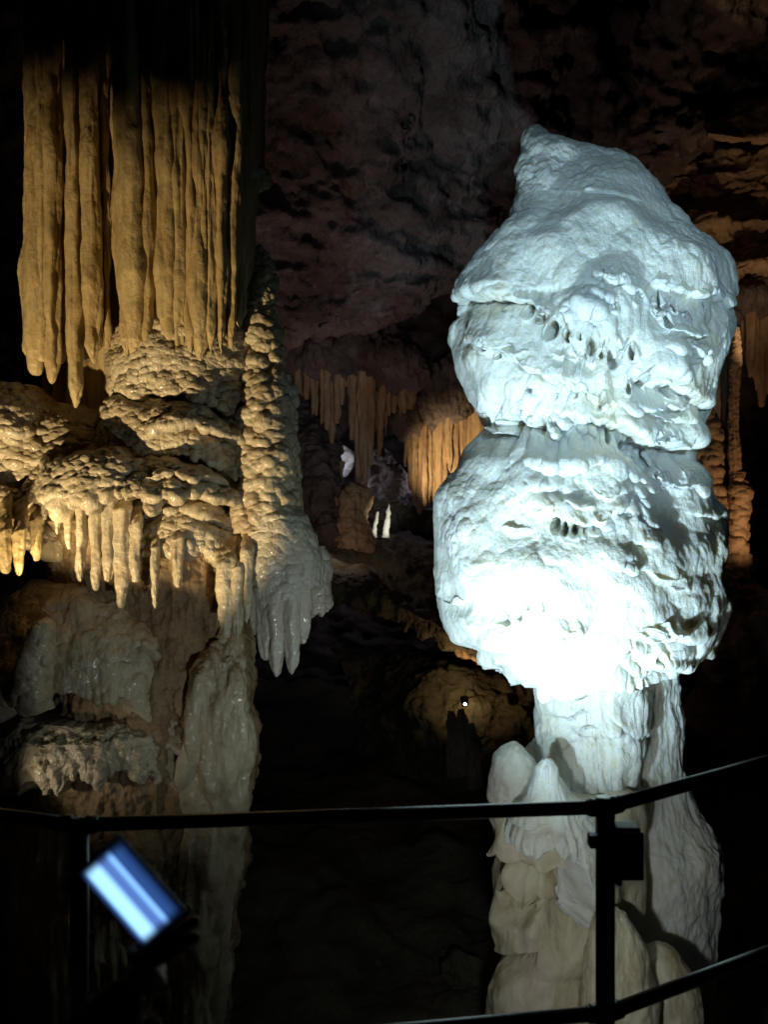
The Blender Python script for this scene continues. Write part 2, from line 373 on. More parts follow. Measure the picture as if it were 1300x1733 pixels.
tier('body', white, M_white, DW,
     [(224, 899, 908), (231, 897, 921), (243, 894, 943), (249, 893, 968), (252, 893, 990), (270, 891, 1030), (290, 888, 1072), (310, 880, 1088), (345, 870, 1120), (395, 856, 1160), (425, 822, 1186), (450, 800, 1202),
      (475, 790, 1214), (500, 784, 1220), (518, 778, 1223), (530, 778, 1226), (540, 782, 1227), (552, 771, 1228), (570, 766, 1228), (600, 766, 1224), (620, 769, 1220), (640, 774, 1214), (670, 788, 1206), (695, 808, 1197), (718, 828, 1188), (726, 830, 1185), (738, 818, 1181), (756, 801, 1176), (772, 789, 1170), (784, 781, 1170), (800, 770, 1186), (830, 753, 1199), (870, 747, 1205), (930, 742, 1210), (960, 743, 1208), (980, 745, 1214), (1010, 749, 1220), (1050, 755, 1216),
      (1076, 764, 1208), (1084, 800, 1206), (1092, 818, 1204), (1110, 815, 1199), (1130, 820, 1192), (1145, 834, 1188), (1158, 860, 1186), (1168, 888, 1180), (1182, 902, 1166), (1200, 905, 1152), (1260, 930, 1130)],
     lip=[(815, 1120), (850, 1150), (905, 1166), (960, 1180), (985, 1178), (1020, 1172), (1080, 1165), (1110, 1163), (1140, 1158), (1165, 1146), (1190, 1122)],
     k=0.82, M=1040, N=1150, drips=(21, 1, 20), flute=0.025, under=0.3, rise=25, noise=snow, seed=3, thick=0.04, front=1.5,
     feats=[blob(905, 300, 26, 80, 0.04), blob(1000, 350, 120, 45, 0.03), lipf([(930, 322), (1000, 330), (1080, 338)], 0.015, 30, 0.012, 10, (12, 0, 5), 3),
            blob(850, 470, 60, 40, 0.04), blob(1150, 430, 60, 50, 0.03), blob(1000, 545, 80, 34, 0.02),
            # first crease, running down to the right and dying out
            lipf(rel(HEM1, 770, 1066), 0.05, 40, 0.12, 30, (11, 16, 52), 5, 26),
            lipf([(1005, 462), (1030, 470), (1055, 478), (1075, 490), (1095, 496)], 0.035, 24, 0.05, 12, (12, 2, 22), 6, 10),
            lipf([(1100, 484), (1130, 478), (1165, 494)], 0.045, 26, 0.06, 22, (14, 4, 34), 7, 14),
            lipf([(1160, 498), (1195, 493), (1222, 503)], 0.03, 28, 0.04, 22, (13, 2, 28), 8, 14),
            # the roll under it and the second crease
            blob(850, 600, 90, 30, 0.05), blob(960, 635, 100, 26, 0.06), blob(1130, 600, 60, 30, 0.06),
            lipf(rel(HEM2, 860, 1050), 0.045, 36, 0.09, 26, (11, 12, 44), 14, 34),
            lipf([(1075, 622), (1110, 630), (1140, 642), (1165, 672), (1200, 680)], 0.045, 30, 0.07, 22, (11, 10, 36), 16, 26),
            lipf([(775, 585), (800, 572), (835, 590), (860, 606)], 0.025, 35, 0.02, 26, (15, 0, 14), 17, 26),
            # third crease, the waist
            blob(1000, 700, 90, 26, 0.05), blob(1100, 725, 70, 26, 0.06),
            lipf([(806, 704)]+HEM3, 0.06, 42, 0.14, 32, (11, 14, 50), 15, 22),
            # lower bulge
            blob(960, 785, 60, 22, 0.06), lipf([(900, 786), (930, 796), (960, 798), (985, 790), (1020, 776)], 0.04, 28, 0.06, 14, (13, 2, 16), 23, 26),
            lipf([(918, 850), (945, 872), (975, 880), (1005, 880), (1030, 868), (1060, 846)], 0.07, 26, 0.10, 15, (15, 4, 26), 25, 30),
            blob(980, 850, 70, 26, 0.05), blob(840, 850, 70, 80, 0.04), blob(1090, 850, 70, 60, -0.05), blob(1150, 800, 40, 26, 0.03),
            blob(1000, 985, 170, 60, 0.09), blob(880, 960, 80, 60, 0.05),
            blob(790, 1050, 40, 22, 0.03), blob(860, 1090, 34, 40, 0.05), blob(930, 1100, 40, 34, 0.05), blob(1010, 1110, 60, 50, 0.05), blob(1080, 1060, 60, 34, 0.06),
            lipf([(1118, 1085), (1145, 1078), (1185, 1082)], 0.04, 18, 0.07, 26, (19, 0, 14), 28, 10),
            lipf([(1095, 1125), (1120, 1118), (1150, 1130), (1175, 1120)], 0.03, 20, 0.05, 26, (19, 0, 18), 29, 10),
            pits(PIT1+PITR+PIT2+PIT3+PIT4, 0.14)]
     +scales(402, 800, 1000, 470, 500, 3, 0.02, 0.02)+scales(403, 985, 1080, 490, 560, 3)+scales(404, 1060, 1205, 570, 650, 5)+scales(405, 800, 1030, 590, 650, 3, 0.02, 0.02)+scales(406, 880, 1170, 680, 735, 6)
     +scales(407, 780, 1000, 1000, 1130, 9, 0.04, 0.05)+scales(408, 1030, 1140, 1060, 1150, 7, 0.045, 0.06)+scales(410, 910, 1040, 770, 870, 5, 0.03, 0.03, (30, 60))+scales(411, 790, 900, 800, 960, 5, 0.02, 0.02)+scales(412, 960, 1150, 920, 1010, 7, 0.02, 0.02)+scales(409, 1080, 1195, 790, 900, 6, 0.02, 0.025))
tier('stem', white, M_white, DW+0.05,
     [(1150, 905, 1088), (1190, 903, 1088), (1215, 902, 1086), (1240, 906, 1085), (1270, 915, 1083), (1300, 925, 1080), (1330, 935, 1078), (1400, 950, 1070)],
     lip=[(905, 1290), (925, 1312), (945, 1318), (970, 1330), (1000, 1326), (1030, 1330), (1055, 1340), (1085, 1360)], vtop=1150, k=0.9, M=420, N=220, drips=(18, 4, 60), flute=0.045,
     under=0.12, rise=20, noise=snow, seed=4, thick=0.03,
     feats=[flutes(26, 0.012, 3), *scales(431, 910, 1080, 1200, 1260, 5, 0.02, 0.02),
            lipf([(985, 1240), (1000, 1236), (1030, 1240), (1050, 1236)], 0.015, 26, 0.04, 26, (17, 0, 28), 32, 8)])
tier('back_stem', white, M_white, DW+0.22,
     [(1060, 1030, 1150), (1150, 1030, 1148), (1200, 1030, 1150), (1240, 1030, 1153), (1300, 1030, 1158), (1340, 1030, 1162), (1370, 1030, 1170), (1400, 1028, 1190), (1425, 1024, 1212), (1450, 1020, 1217), (1500, 1018, 1217), (1560, 1015, 1213), (1640, 1010, 1210), (1690, 1000, 1203), (1760, 990, 1200), (1860, 980, 1205)],
     lip=None, vtop=1060, vbot=1860, k=0.8, M=420, N=480, drips=None, under=0, noise=[('fbm', 0.3, 0.03, 3), ('fbm', (0.08, 0.08, 0.16), 0.022, 3), ('fbm', (0.03, 0.03, 0.05), 0.006, 2)], seed=5,
     feats=[flutes(20, 0.014, 9, 1150, 1480), blob(1190, 1440, 30, 60, 0.05), blob(1130, 1500, 40, 60, 0.04), blob(1120, 1620, 60, 70, 0.05)])
tier('pedestal', white, M_stain, DW-0.1,
     [(1330, 880, 1050), (1345, 850, 1075), (1372, 836, 1085), (1400, 834, 1088), (1422, 842, 1086), (1436, 838, 1088), (1480, 838, 1088), (1512, 846, 1085), (1540, 840, 1080), (1580, 848, 1070), (1610, 860, 1060), (1630, 848, 1060), (1660, 834, 1070), (1700, 828, 1090), (1760, 825, 1110), (1860, 822, 1130)],
     lip=None, vtop=1330, vbot=1860, k=0.75, M=520, N=460, drips=None, under=0, seed=6,
     noise=[('fbm', 0.24, 0.05, 2), ('fbm', (0.10, 0.10, 0.15), 0.014, 2), ('fbm', (0.03, 0.03, 0.05), 0.003, 2)],
     feats=[lipf([(836, 1425), (870, 1432), (900, 1440), (930, 1462), (960, 1458), (1000, 1470)], 0.05, 60, 0.09, 26, (24, 0, 46), 41),
            lipf([(860, 1500), (905, 1518), (930, 1500), (960, 1520), (985, 1510), (1010, 1545)], 0.05, 50, 0.12, 46, (26, 0, 60), 42),
            blob(870, 1470, 22, 40, 0.09), blob(960, 1560, 26, 60, -0.18), blob(1010, 1520, 30, 80, 0.10), blob(935, 1660, 36, 70, 0.10), blob(875, 1690, 36, 50, 0.09), blob(905, 1545, 12, 50, 0.08), blob(925, 1530, 9, 60, 0.07),
            lipf([(845, 1600), (880, 1606), (915, 1604)], 0.05, 30, 0.08, 12, (12, 0, 14), 43, 8), blob(865, 1560, 36, 40, 0.08), blob(860, 1385, 30, 40, 0.05)])
def cone(name, label, prof, D, matl, seed, feats=(), k=0.9, vbot=None):
    o = tier(name, None, matl, D, prof, None, k=k, M=220, N=200, drips=None, under=0, seed=seed,
             noise=[('fbm', 0.16, 0.02, 3), ('fbm', (0.05, 0.05, 0.09), 0.008, 3)], feats=feats, vbot=vbot)
    return tag(o, label, 'stalagmite')
cone('stalagmite', 'rounded cream stalagmite lobe leaning at the left foot of the white stem', [(1253, 866, 872), (1258, 855, 882), (1275, 840, 896), (1300, 830, 912), (1340, 825, 925), (1380, 828, 930), (1430, 838, 935)], DW-0.12, M_base, 51)
cone('stalagmite', 'small cream pointed stalagmite tucked behind the rounded lobe against the white stem', [(1248, 902, 907), (1256, 893, 914), (1280, 882, 926), (1320, 872, 940), (1380, 868, 950)], DW+0.1, M_base, 52)
o = tier('stalagmite', None, M_white, DW-0.36, [(1284, 926, 931), (1287, 919, 938), (1300, 911, 946), (1320, 906, 955), (1345, 896, 968), (1370, 876, 996), (1400, 860, 1020), (1440, 850, 1032), (1500, 848, 1036), (1640, 852, 1036)],
     [(840, 1415), (865, 1420), (885, 1436), (905, 1452), (930, 1440), (955, 1430), (980, 1448), (1000, 1490), (1020, 1530), (1040, 1560)], k=0.8, M=420, N=330, drips=(20, 14, 120), flute=0.03, under=0.22, rise=20, seed=53, thick=0.03, e=2.0, wd=(0.5, 0.85), fl_len=50,
     noise=[('fbm', 0.16, 0.025, 3), ('fbm', (0.05, 0.05, 0.09), 0.009, 3)], feats=[lipf([(850, 1385), (890, 1400), (930, 1396), (970, 1410)], 0.02, 40, 0.015, 20, (15, 0, 18), 54)])
tag(o, 'smooth white cone stalagmite behind the black handrail, its skirt ending in drips', 'stalagmite')
cone('stalagmite', 'brown rounded mound stalagmite behind the post with the box', [(1538, 1035, 1045), (1548, 1012, 1062), (1575, 1000, 1080), (1620, 990, 1098), (1680, 982, 1110), (1760, 975, 1120), (1860, 970, 1125)], DW-0.5, M_stain, 54, feats=[blob(1060, 1640, 16, 90, -0.02)])
cone('stalagmite', 'low tan mound stalagmite right of the brown mound near the lower rail', [(1600, 1110, 1125), (1612, 1085, 1150), (1650, 1070, 1178), (1700, 1062, 1192), (1780, 1055, 1198), (1860, 1050, 1200)], DW-0.35, M_stain, 55)

# ================================================================== LEFT COLUMN
DL = 4.7
col = thing('flowstone_column', P(220, 1850, DL), 'massive amber and tan flowstone column with draperies above and dripping tiers below', 'cave column')
pop = [('fbm', 0.30, 0.05, 3), ('pop', (0.10, 0.10, 0.075), 0.030), ('pop', (0.042, 0.042, 0.032), 0.016), ('fbm', 0.02, 0.003, 2)]
drapn = [('ridge', (0.055, 0.055, 1.3), 0.016), ('fbm', (0.16, 0.16, 0.5), 0.035, 3), ('fbm', (0.06, 0.06, 0.14), 0.009, 3), ('fbm', (0.02, 0.02, 0.03), 0.0028, 2)]
tier('shaft', col, M_drap, DL+0.62, [(-420, 20, 470), (0, 60, 448), (200, 62, 442), (290, 60, 440), (330, 60, 425), (520, 60, 410), (700, 50, 400), (1000, 60, 400)],
     None, vtop=-420, vbot=1000, k=0.75, M=420, N=420, drips=None, under=0, seed=61, feats=[flutes(22, 0.05, 4), blob(420, 300, 40, 18, 0.05)], noise=drapn)
tube('drapery', col, M_drap, [(318, -120, DL-0.16), (318, 100, DL-0.19), (316, 300, DL-0.21), (312, 450, DL-0.22), (306, 560, DL-0.22), (302, 612, DL-0.20)], [124, 122, 118, 108, 98, 90], k=0.5, M=260, N=300, noise=[('fbm', (0.10, 0.10, 1.6), 0.05, 3)]+drapn, seed=69)
tube('drapery', col, M_drap, [(76, -120, DL-0.06), (76, 200, DL-0.07), (76, 450, DL-0.08), (76, 620, DL-0.08)], [36, 36, 38, 34], k=0.6, M=120, N=260, noise=[('fbm', (0.10, 0.10, 1.6), 0.04, 3)]+drapn, seed=68)
tube('drapery', col, M_drap, [(140, -120, DL-0.08), (141, 200, DL-0.10), (142, 450, DL-0.12), (144, 610, DL-0.12)], [30, 30, 30, 26], k=0.6, M=120, N=260, noise=[('fbm', (0.10, 0.10, 1.6), 0.04, 3)]+drapn, seed=67)
def drape(u0, v0, u1, v1, w0, w1, y, seed, k=0.9, fl=0.05, bumpy=0.0, w_mid=None):
    n = list(drapn)
    if bumpy: n.append(('pop', (0.055, 0.055, 0.045), bumpy, 0, lambda p: np.clip((CZ+1.1-p[:, 2])/0.9+0.3, 0.25, 1)))
    um = u0*0.5+u1*0.5
    tube('drapery', col, M_drap, [(u0, v0, y+0.10), (u0*0.65+u1*0.35, v0*0.65+v1*0.35, y+0.03), (um, 0.5*(v0+v1), y), (u1, v0*0.2+v1*0.8, y-0.02), (u1, v0*0.05+v1*0.95, y-0.01), (u1, v1, y)],
         [w0, w0*0.6+w1*0.4, w_mid or (w0+w1)/2, w1, w1*0.72, w1*0.2], k=k, M=56, N=230, flute=fl, noise=n, seed=seed)
for i, a in enumerate([
    (60, 60, 60, 632, 13, 19, DL-0.16, 1), (84, 60, 88, 650, 12, 17, DL-0.18, 1), (118, 70, 127, 690, 10, 13, DL-0.24, 1.3), (150, 60, 158, 622, 11, 13, DL-0.26, 1.3),
    (172, 60, 181, 590, 8, 8, DL-0.2, 1), (70, 60, 72, 610, 6, 8, DL-0.2, 1), (104, 60, 108, 600, 5, 6, DL-0.1, 1), (135, 60, 141, 580, 5, 5, DL-0.14, 1), (226, 60, 214, 610, 8, 14, DL-0.40, 1), (245, 60, 250, 620, 7, 10, DL-0.40, 1), (318, 60, 322, 598, 6, 8, DL-0.44, 1), (342, 60, 346, 590, 5, 7, DL-0.44, 1), (212, 50, 233, 618, 24, 30, DL-0.33, 1.6), (255, 60, 262, 585, 10, 8, DL-0.36, 1), (276, 80, 284, 604, 16, 22, DL-0.38, 1.2), (300, 100, 306, 628, 12, 14, DL-0.40, 1),
    (328, 120, 336, 612, 12, 18, DL-0.42, 1), (352, 150, 357, 600, 12, 12, DL-0.42, 1), (374, 170, 374, 600, 12, 13, DL-0.40, 1), (396, 190, 392, 590, 12, 13, DL-0.36, 1), (416, 230, 406, 560, 14, 12, DL-0.28, 1), (432, 250, 422, 470, 12, 9, DL-0.2, 1)]):
    drape(a[0], -110, a[2], a[3], a[4], a[5], a[6], 70+i, k=a[7], bumpy=(0.011 if a[0] > 340 else 0.006 if a[0] > 265 else 0))
tube('drip_ledge', col, M_flow, [(360, 300, DL-0.12), (400, 292, DL-0.2), (428, 296, DL-0.2), (446, 302, DL-0.18), (456, 312, DL-0.16)], [30, 34, 26, 14, 3], k=1.0, M=60, N=80, noise=pop[1:], seed=90)
# bulging tiers
def ftier(name, m, D, prof, lip, seed, drips=(18, 3, 26), feats=(), N=260, M=620, k=0.8, under=0.25, flute=0.02, noise=pop, **kw):
    return tier(name, col, m, D, prof, lip, k=k, M=M, N=N, drips=drips, flute=flute, under=under, rise=24, noise=noise, seed=seed, thick=0.04, feats=feats, **kw)
ftier('flowstone_tier', M_flow, DL, [(540, 240, 400), (570, 205, 440), (620, 188, 455), (680, 186, 462), (760, 190, 462)],
      [(180, 660), (230, 664), (280, 668), (320, 664), (350, 672), (390, 700), (440, 690), (470, 680)], 101, k=0.95)
ftier('flowstone_tier', M_flow, DL+0.02, [(640, 230, 420), (670, 195, 450), (700, 178, 462), (740, 172, 466), (800, 176, 466), (860, 180, 460)],
      [(170, 750), (215, 762), (260, 775), (300, 768), (340, 775), (380, 790), (420, 800), (470, 790)], 102, k=1.05,
      feats=[below([(180, 660), (230, 664), (280, 668), (320, 664), (350, 672), (390, 700), (440, 690), (470, 680)], 0.14, 22), lipf([(255, 735), (290, 722), (330, 718), (370, 735), (420, 755)], 0.05, 30, 0.05, 14, (14, 0, 14), 12)])
ftier('flowstone_tier', M_flow, DL+0.05, [(730, 180, 420), (765, 110, 460), (790, 70, 478), (840, 55, 490), (900, 60, 492), (960, 70, 480)],
      [(40, 836), (80, 846), (140, 838), (200, 830), (240, 838), (300, 838), (350, 830), (400, 850), (440, 858), (500, 850)], 103, k=0.98, drips=(20, 4, 40),
      feats=[below([(170, 750), (215, 762), (260, 775), (300, 768), (340, 775), (380, 790), (420, 800), (470, 790)], 0.14, 24), lipf([(240, 812), (300, 800), (350, 806), (400, 822)], 0.04, 26, 0.04, 12, (14, 0, 12), 13)])
ftier('flowstone_tier', M_flow, DL+0.02, [(800, 260, 400), (830, 225, 430), (870, 205, 450), (920, 200, 462), (1000, 205, 460), (1100, 210, 440)],
      [(195, 930), (230, 940), (260, 926), (290, 935), (320, 915), (350, 925), (370, 950), (400, 965), (440, 940)], 104, k=1.12, drips=(18, 6, 80), flute=0.04,
      feats=[below([(190, 836), (240, 838), (300, 838), (350, 830), (400, 850), (440, 858)], 0.12, 22), lipf([(220, 885), (260, 868), (310, 862), (360, 880), (400, 900)], 0.03, 26, 0.04, 12, (14, 0, 12), 17)])
ftier('flowstone_tier', M_flow, DL-0.05, [(655, -90, 60), (690, -110, 95), (740, -120, 110), (790, -120, 112), (860, -120, 118)],
      [(-60, 725), (0, 730), (30, 745), (60, 735), (110, 720)], 105, M=420, drips=(20, 5, 40), k=0.9)
ftier('flowstone_tier', M_flow, DL-0.2, [(830, -90, 60), (870, -110, 100), (900, -120, 118), (960, -120, 122), (1040, -110, 118)],
      [(-60, 925), (0, 930), (40, 925), (80, 920), (120, 900)], 106, M=420, drips=(26, 8, 52), k=0.9, flute=0.03)
ftier('flowstone_tier', M_flow, DL+0.05, [(690, -60, 140), (720, -100, 190), (760, -110, 225), (820, -110, 240), (980, -110, 240)], [(-60, 880), (60, 900), (200, 890)], 107, M=420, drips=(20, 5, 40), k=0.62)
# long stalactites under the third tier
for i, (u, v0, v1, w) in enumerate([(75, 790, 880, 8), (96, 790, 905, 8), (116, 800, 930, 8), (136, 800, 985, 12), (162, 800, 1000, 12), (182, 800, 985, 16), (205, 820, 1030, 16), (228, 860, 985, 12), (262, 900, 1030, 8), (300, 890, 995, 12), (382, 920, 1080, 18), (400, 930, 1078, 15), (418, 900, 1055, 10), (60, 860, 950, 12), (32, 880, 975, 13), (8, 880, 970, 12)]):
    tube('stalactite', col, M_flow if i < 13 else M_drap, [(u, v0-30, DL-0.22), (u+1, v0*0.8+v1*0.2, DL-0.52), (u, v0*0.2+v1*0.8, DL-0.55), (u, v1, DL-0.55)] if u > 50 else [(u, v0-30, DL-0.4), (u+1, v0*0.8+v1*0.2, DL-0.7), (u, v1*0.8+v0*0.2, DL-0.72), (u, v1, DL-0.72)], [w*1.35, w, w*0.7, w*0.32], k=1.0, M=40, N=120, flute=0.05,
         noise=[('fbm', (0.06, 0.06, 0.2), 0.02, 3), ('fbm', 0.03, 0.006, 2)], seed=130+i)
# knobby pillar on the right edge
knob = [('fbm', 0.2, 0.04, 2), ('pop', (0.085, 0.085, 0.06), 0.045), ('pop', (0.035, 0.035, 0.03), 0.014), ('fbm', 0.02, 0.003, 2)]
tube('knobby_pillar', col, M_flow, [(428, 425, DL-0.1), (438, 470, DL-0.12), (440, 540, DL-0.15), (446, 620, DL-0.2), (448, 700, DL-0.25), (450, 800, DL-0.3), (452, 900, DL-0.32)], [8, 26, 31, 36, 42, 50, 56], k=0.9, M=160, N=420, noise=knob, seed=150, tip=False)
tube('knobby_pillar', col, M_pale, [(478, 640, DL-0.05), (482, 665, DL-0.06), (480, 720, DL-0.1), (482, 780, DL-0.15), (482, 860, DL-0.2), (480, 930, DL-0.2)], [10, 19, 17, 22, 24, 26], k=0.9, M=130, N=300, noise=[('pop', (0.075, 0.075, 0.06), 0.04), ('pop', (0.035, 0.035, 0.03), 0.012)], seed=151, tip=False)
# hanging lobe
lobe_n = [('fbm', 0.2, 0.03, 2), ('pop', (0.05, 0.05, 0.04), 0.014), ('fbm', 0.02, 0.003, 2)]
tier('hanging_lobe', col, M_pale, DL-0.35, [(862, 440, 505), (875, 425, 520), (910, 415, 535), (950, 415, 545), (1000, 420, 545), (1060, 430, 530), (1140, 450, 505)],
     [(410, 985), (430, 1010), (460, 1018), (485, 1012), (515, 1000), (545, 985)], k=0.95, M=380, N=300, drips=(30, 6, 40), flute=0.03, under=0.12, rise=20, noise=lobe_n, seed=160, thick=0.04)
for i, (u, v1, w, y) in enumerate([(450, 1118, 15, DL-0.46), (467, 1146, 19, DL-0.48), (493, 1142, 18, DL-0.48), (512, 1090, 15, DL-0.43), (432, 1075, 12, DL-0.43)]):
    tube('stalactite', col, M_pale, [(u, 930, y+0.08), (u, 1000, y+0.02), (u+1, 1040*0.4+v1*0.6, y), (u+1, v1, y)], [w*1.25, w*1.15, w*0.8, w*0.3], k=1.0, M=48, N=140, flute=0.06, noise=[('fbm', (0.06, 0.06, 0.16), 0.02, 3), ('fbm', 0.025, 0.004, 2)], seed=170+i)
tier('hanging_lobe', col, M_pale, DL-0.25, [(925, 525, 548), (940, 515, 560), (965, 510, 566), (985, 512, 560), (1005, 512, 558), (1020, 512, 563), (1060, 515, 550)],
     [(505, 1040), (525, 1040), (545, 1034), (565, 1028)], k=0.9, M=220, N=160, drips=(10, 1, 12), flute=0.01, under=0.06, rise=14, noise=lobe_n, seed=161, thick=0.02)
# rusty recess and lower column
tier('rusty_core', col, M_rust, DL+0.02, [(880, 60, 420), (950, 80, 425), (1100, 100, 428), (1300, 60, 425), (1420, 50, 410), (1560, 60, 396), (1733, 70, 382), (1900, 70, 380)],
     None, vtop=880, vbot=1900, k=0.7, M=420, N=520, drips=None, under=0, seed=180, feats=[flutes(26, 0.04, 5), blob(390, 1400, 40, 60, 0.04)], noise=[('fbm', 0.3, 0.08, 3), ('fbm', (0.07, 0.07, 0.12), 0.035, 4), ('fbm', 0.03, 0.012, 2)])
tube('lower_pillar', col, M_flow, [(396, 1040, DL-0.22), (390, 1080, DL-0.26), (382, 1130, DL-0.30), (372, 1200, DL-0.3), (364, 1300, DL-0.25), (354, 1400, DL-0.22), (338, 1520, DL-0.2), (320, 1700, DL-0.15), (315, 1880, DL-0.15)], [12, 22, 40, 56, 64, 62, 62, 62, 62], k=0.9, M=120, N=420, flute=0.10, tip=False,
     noise=[('fbm', (0.2, 0.2, 0.5), 0.07, 3), ('fbm', (0.055, 0.055, 0.32), 0.05, 3), ('pop', (0.07, 0.07, 0.09), 0.012), ('fbm', 0.02, 0.006, 2)], seed=181)
low_n = [('fbm', 0.28, 0.06, 3), ('pop', (0.08, 0.08, 0.06), 0.016), ('fbm', (0.03, 0.03, 0.06), 0.008, 2)]
ftier('lower_shelf', M_flow, DL-0.15, [(985, 60, 200), (1010, 20, 250), (1060, -20, 285), (1120, -40, 305), (1200, -40, 320), (1300, -30, 330), (1340, -30, 335)],
      [(-40, 1180), (40, 1180), (90, 1172), (130, 1178), (165, 1190), (200, 1180), (225, 1190), (250, 1222), (290, 1245), (330, 1250)], 190, k=0.8, drips=(20, 4, 34), flute=0.03, noise=low_n,
      feats=[lipf([(195, 1120), (230, 1090), (270, 1105), (300, 1140)], 0.04, 30, 0.05, 20, (16, 0, 14), 19), blob(150, 1090, 50, 60, 0.05)])
ftier('lower_shelf', M_flow, DL-0.17, [(1180, 240, 300), (1210, 225, 350), (1260, 215, 385), (1330, 215, 400), (1400, 230, 400)],
      [(210, 1250), (250, 1270), (290, 1262), (330, 1290), (370, 1320), (405, 1330)], 191, k=0.9, M=380, drips=(20, 3, 32), flute=0.03, noise=low_n)
ftier('lower_shelf', M_flow, DL-0.04, [(1195, 30, 330), (1215, -10, 350), (1260, -10, 360), (1330, 10, 365), (1420, 20, 370)],
      [(-10, 1310), (40, 1330), (90, 1320), (130, 1300), (180, 1310), (230, 1305), (280, 1320), (360, 1320)], 192, k=0.85, drips=(24, 6, 46), flute=0.04, noise=[('fbm', 0.2, 0.06, 3), ('fbm', (0.05, 0.05, 0.08), 0.03, 4)])
tier('base', col, M_flow, DL+0.1, [(1335, 10, 385), (1370, 15, 390), (1450, 20, 388), (1560, 28, 386), (1733, 40, 380), (1900, 30, 390)], None, vtop=1335, vbot=1900, k=0.8, M=360, N=300, drips=None, under=0, seed=193,
     feats=[flutes(24, 0.03, 6)], noise=[('fbm', 0.3, 0.06, 3), ('fbm', (0.06, 0.06, 0.12), 0.02, 3)])
o = tube('stalagmite', None, M_flow, [(68, 1205, DL-0.62), (58, 1185, DL-0.64), (52, 1150, DL-0.65), (64, 1110, DL-0.65), (70, 1085, DL-0.65), (68, 1060, DL-0.65), (67, 1050, DL-0.65)], [22, 30, 30, 26, 20, 20, 12], k=0.9, M=80, N=160,
         noise=[('fbm', 0.15, 0.03, 2), ('pop', 0.07, 0.02), ('fbm', 0.02, 0.004, 2)], seed=195)
tag(o, 'short knobby yellowish stalagmite standing in the dark left of the lower shelf', 'stalagmite')

# ================================================================== CAVE SHELL
rockn = [('fbm', (2.2, 2.2, 1.6), 0.5, 3), ('ridge', (0.9, 0.9, 0.5), 0.32), ('fbm', (0.28, 0.28, 0.2), 0.15, 4)]
E = [(-500, 640), (300, 640), (440, 610), (480, 592), (560, 566), (640, 556), (690, 545), (720, 505), (760, 475), (800, 455), (860, 420), (950, 370), (1040, 320), (1085, 292), (1130, 280), (1200, 222), (1250, 190), (1300, 165), (1800, 60)]
def erow(dv, y, f=1.0): return [(u, v*f+dv, y+0.0012*max(0, u-700)) for u, v in E]
sheet('cave_ceiling', None, M_rock, [erow(-40, 14.5), erow(-30, 12.0), erow(-6, 10.0), erow(0, 9.4), erow(-25, 9.1), erow(-90, 8.9), erow(-230, 8.3), erow(-420, 7.6), erow(-700, 6.8), erow(-1100, 5.8), erow(-1900, 4.6), [(-3000, -4500, 3.2), (5000, -4500, 3.2)], [(-40000, -90000, 0.12), (40000, -90000, 0.12)]],
      M=620, sub=44, noise=rockn, seed=200, relief=None)
C.objects['cave_ceiling']['kind'] = 'structure'
sheet('cave_wall', None, M_rock, [[(-900, -300, 15), (2000, -300, 15)], [(-900, 200, 15.2), (2000, 200, 15.2)], [(-900, 700, 15), (620, 700, 15), (1000, 700, 14.6), (2000, 700, 14)], [(-900, 1000, 14), (2000, 1000, 13.5)], [(-900, 1250, 12.8), (2000, 1250, 12.2)]], M=420, sub=60, noise=rockn, seed=201)
C.objects['cave_wall']['kind'] = 'structure'
# ground of the chasm, rising to the back
sheet('ground', None, M_ground, [[(-1100, 1150, 13.2), (1900, 1150, 13.2)], [(-1100, 1210, 11), (1900, 1210, 10.6)], [(-1100, 1290, 9), (650, 1300, 9), (1900, 1290, 8.6)], [(-1300, 1440, 7), (2100, 1430, 7)], [(-1500, 1640, 5.6), (2400, 1640, 5.6)], [(-2500, 2050, 4.0), (3500, 2050, 4.0)], [(-4500, 3200, 2.2), (5800, 3200, 2.2)], [(-40000, 31000, 0.15), (40000, 31000, 0.15)]],
      M=420, sub=40, noise=[('fbm', 1.3, 0.35, 3), ('ridge', 0.5, 0.12), ('fbm', 0.16, 0.05, 4)], seed=202)
C.objects['ground']['kind'] = 'structure'

# ------------------------------------------------------------------ far formations
farn = [('fbm', (0.5, 0.5, 0.7), 0.2, 3), ('ridge', (0.22, 0.22, 0.4), 0.10), ('fbm', (0.09, 0.09, 0.2), 0.045, 3)]
stn = [('fbm', (0.14, 0.14, 0.8), 0.05, 3), ('fbm', (0.06, 0.06, 0.14), 0.018, 2)]
def rockmass(name, parent, m, pts, rad, seed, k=0.7, M=120, N=200, noise=None, flute=0.08, tip=False):
    return tube(name, parent, m, pts, rad, k=k, M=M, N=N, flute=flute, noise=noise or [('fbm', 0.6, 0.22, 3), ('ridge', (0.3, 0.3, 0.2), 0.09), ('fbm', (0.1, 0.1, 0.14), 0.04, 3)], seed=seed, tip=tip)
def stals(parent, m, lst, y, seed, dy=0.0):
    r = np.random.RandomState(seed)
    for i, (u, v0, v1, w) in enumerate(lst):
        yy = y+r.uniform(-0.12, 0.12)+dy*i; w = w*r.uniform(0.85, 1.15)
        tube('stalactite', parent, m, [(u, v0, yy), (u+r.uniform(-1, 1), 0.6*v0+0.4*v1, yy), (u+r.uniform(-1, 1), 0.2*v0+0.8*v1, yy), (u+r.uniform(-1, 1), v1, yy)], [w*1.3, w*1.1, w*0.85, w*0.35], k=1.0, M=26, N=80, flute=0.07, noise=stn, seed=seed*31+i)
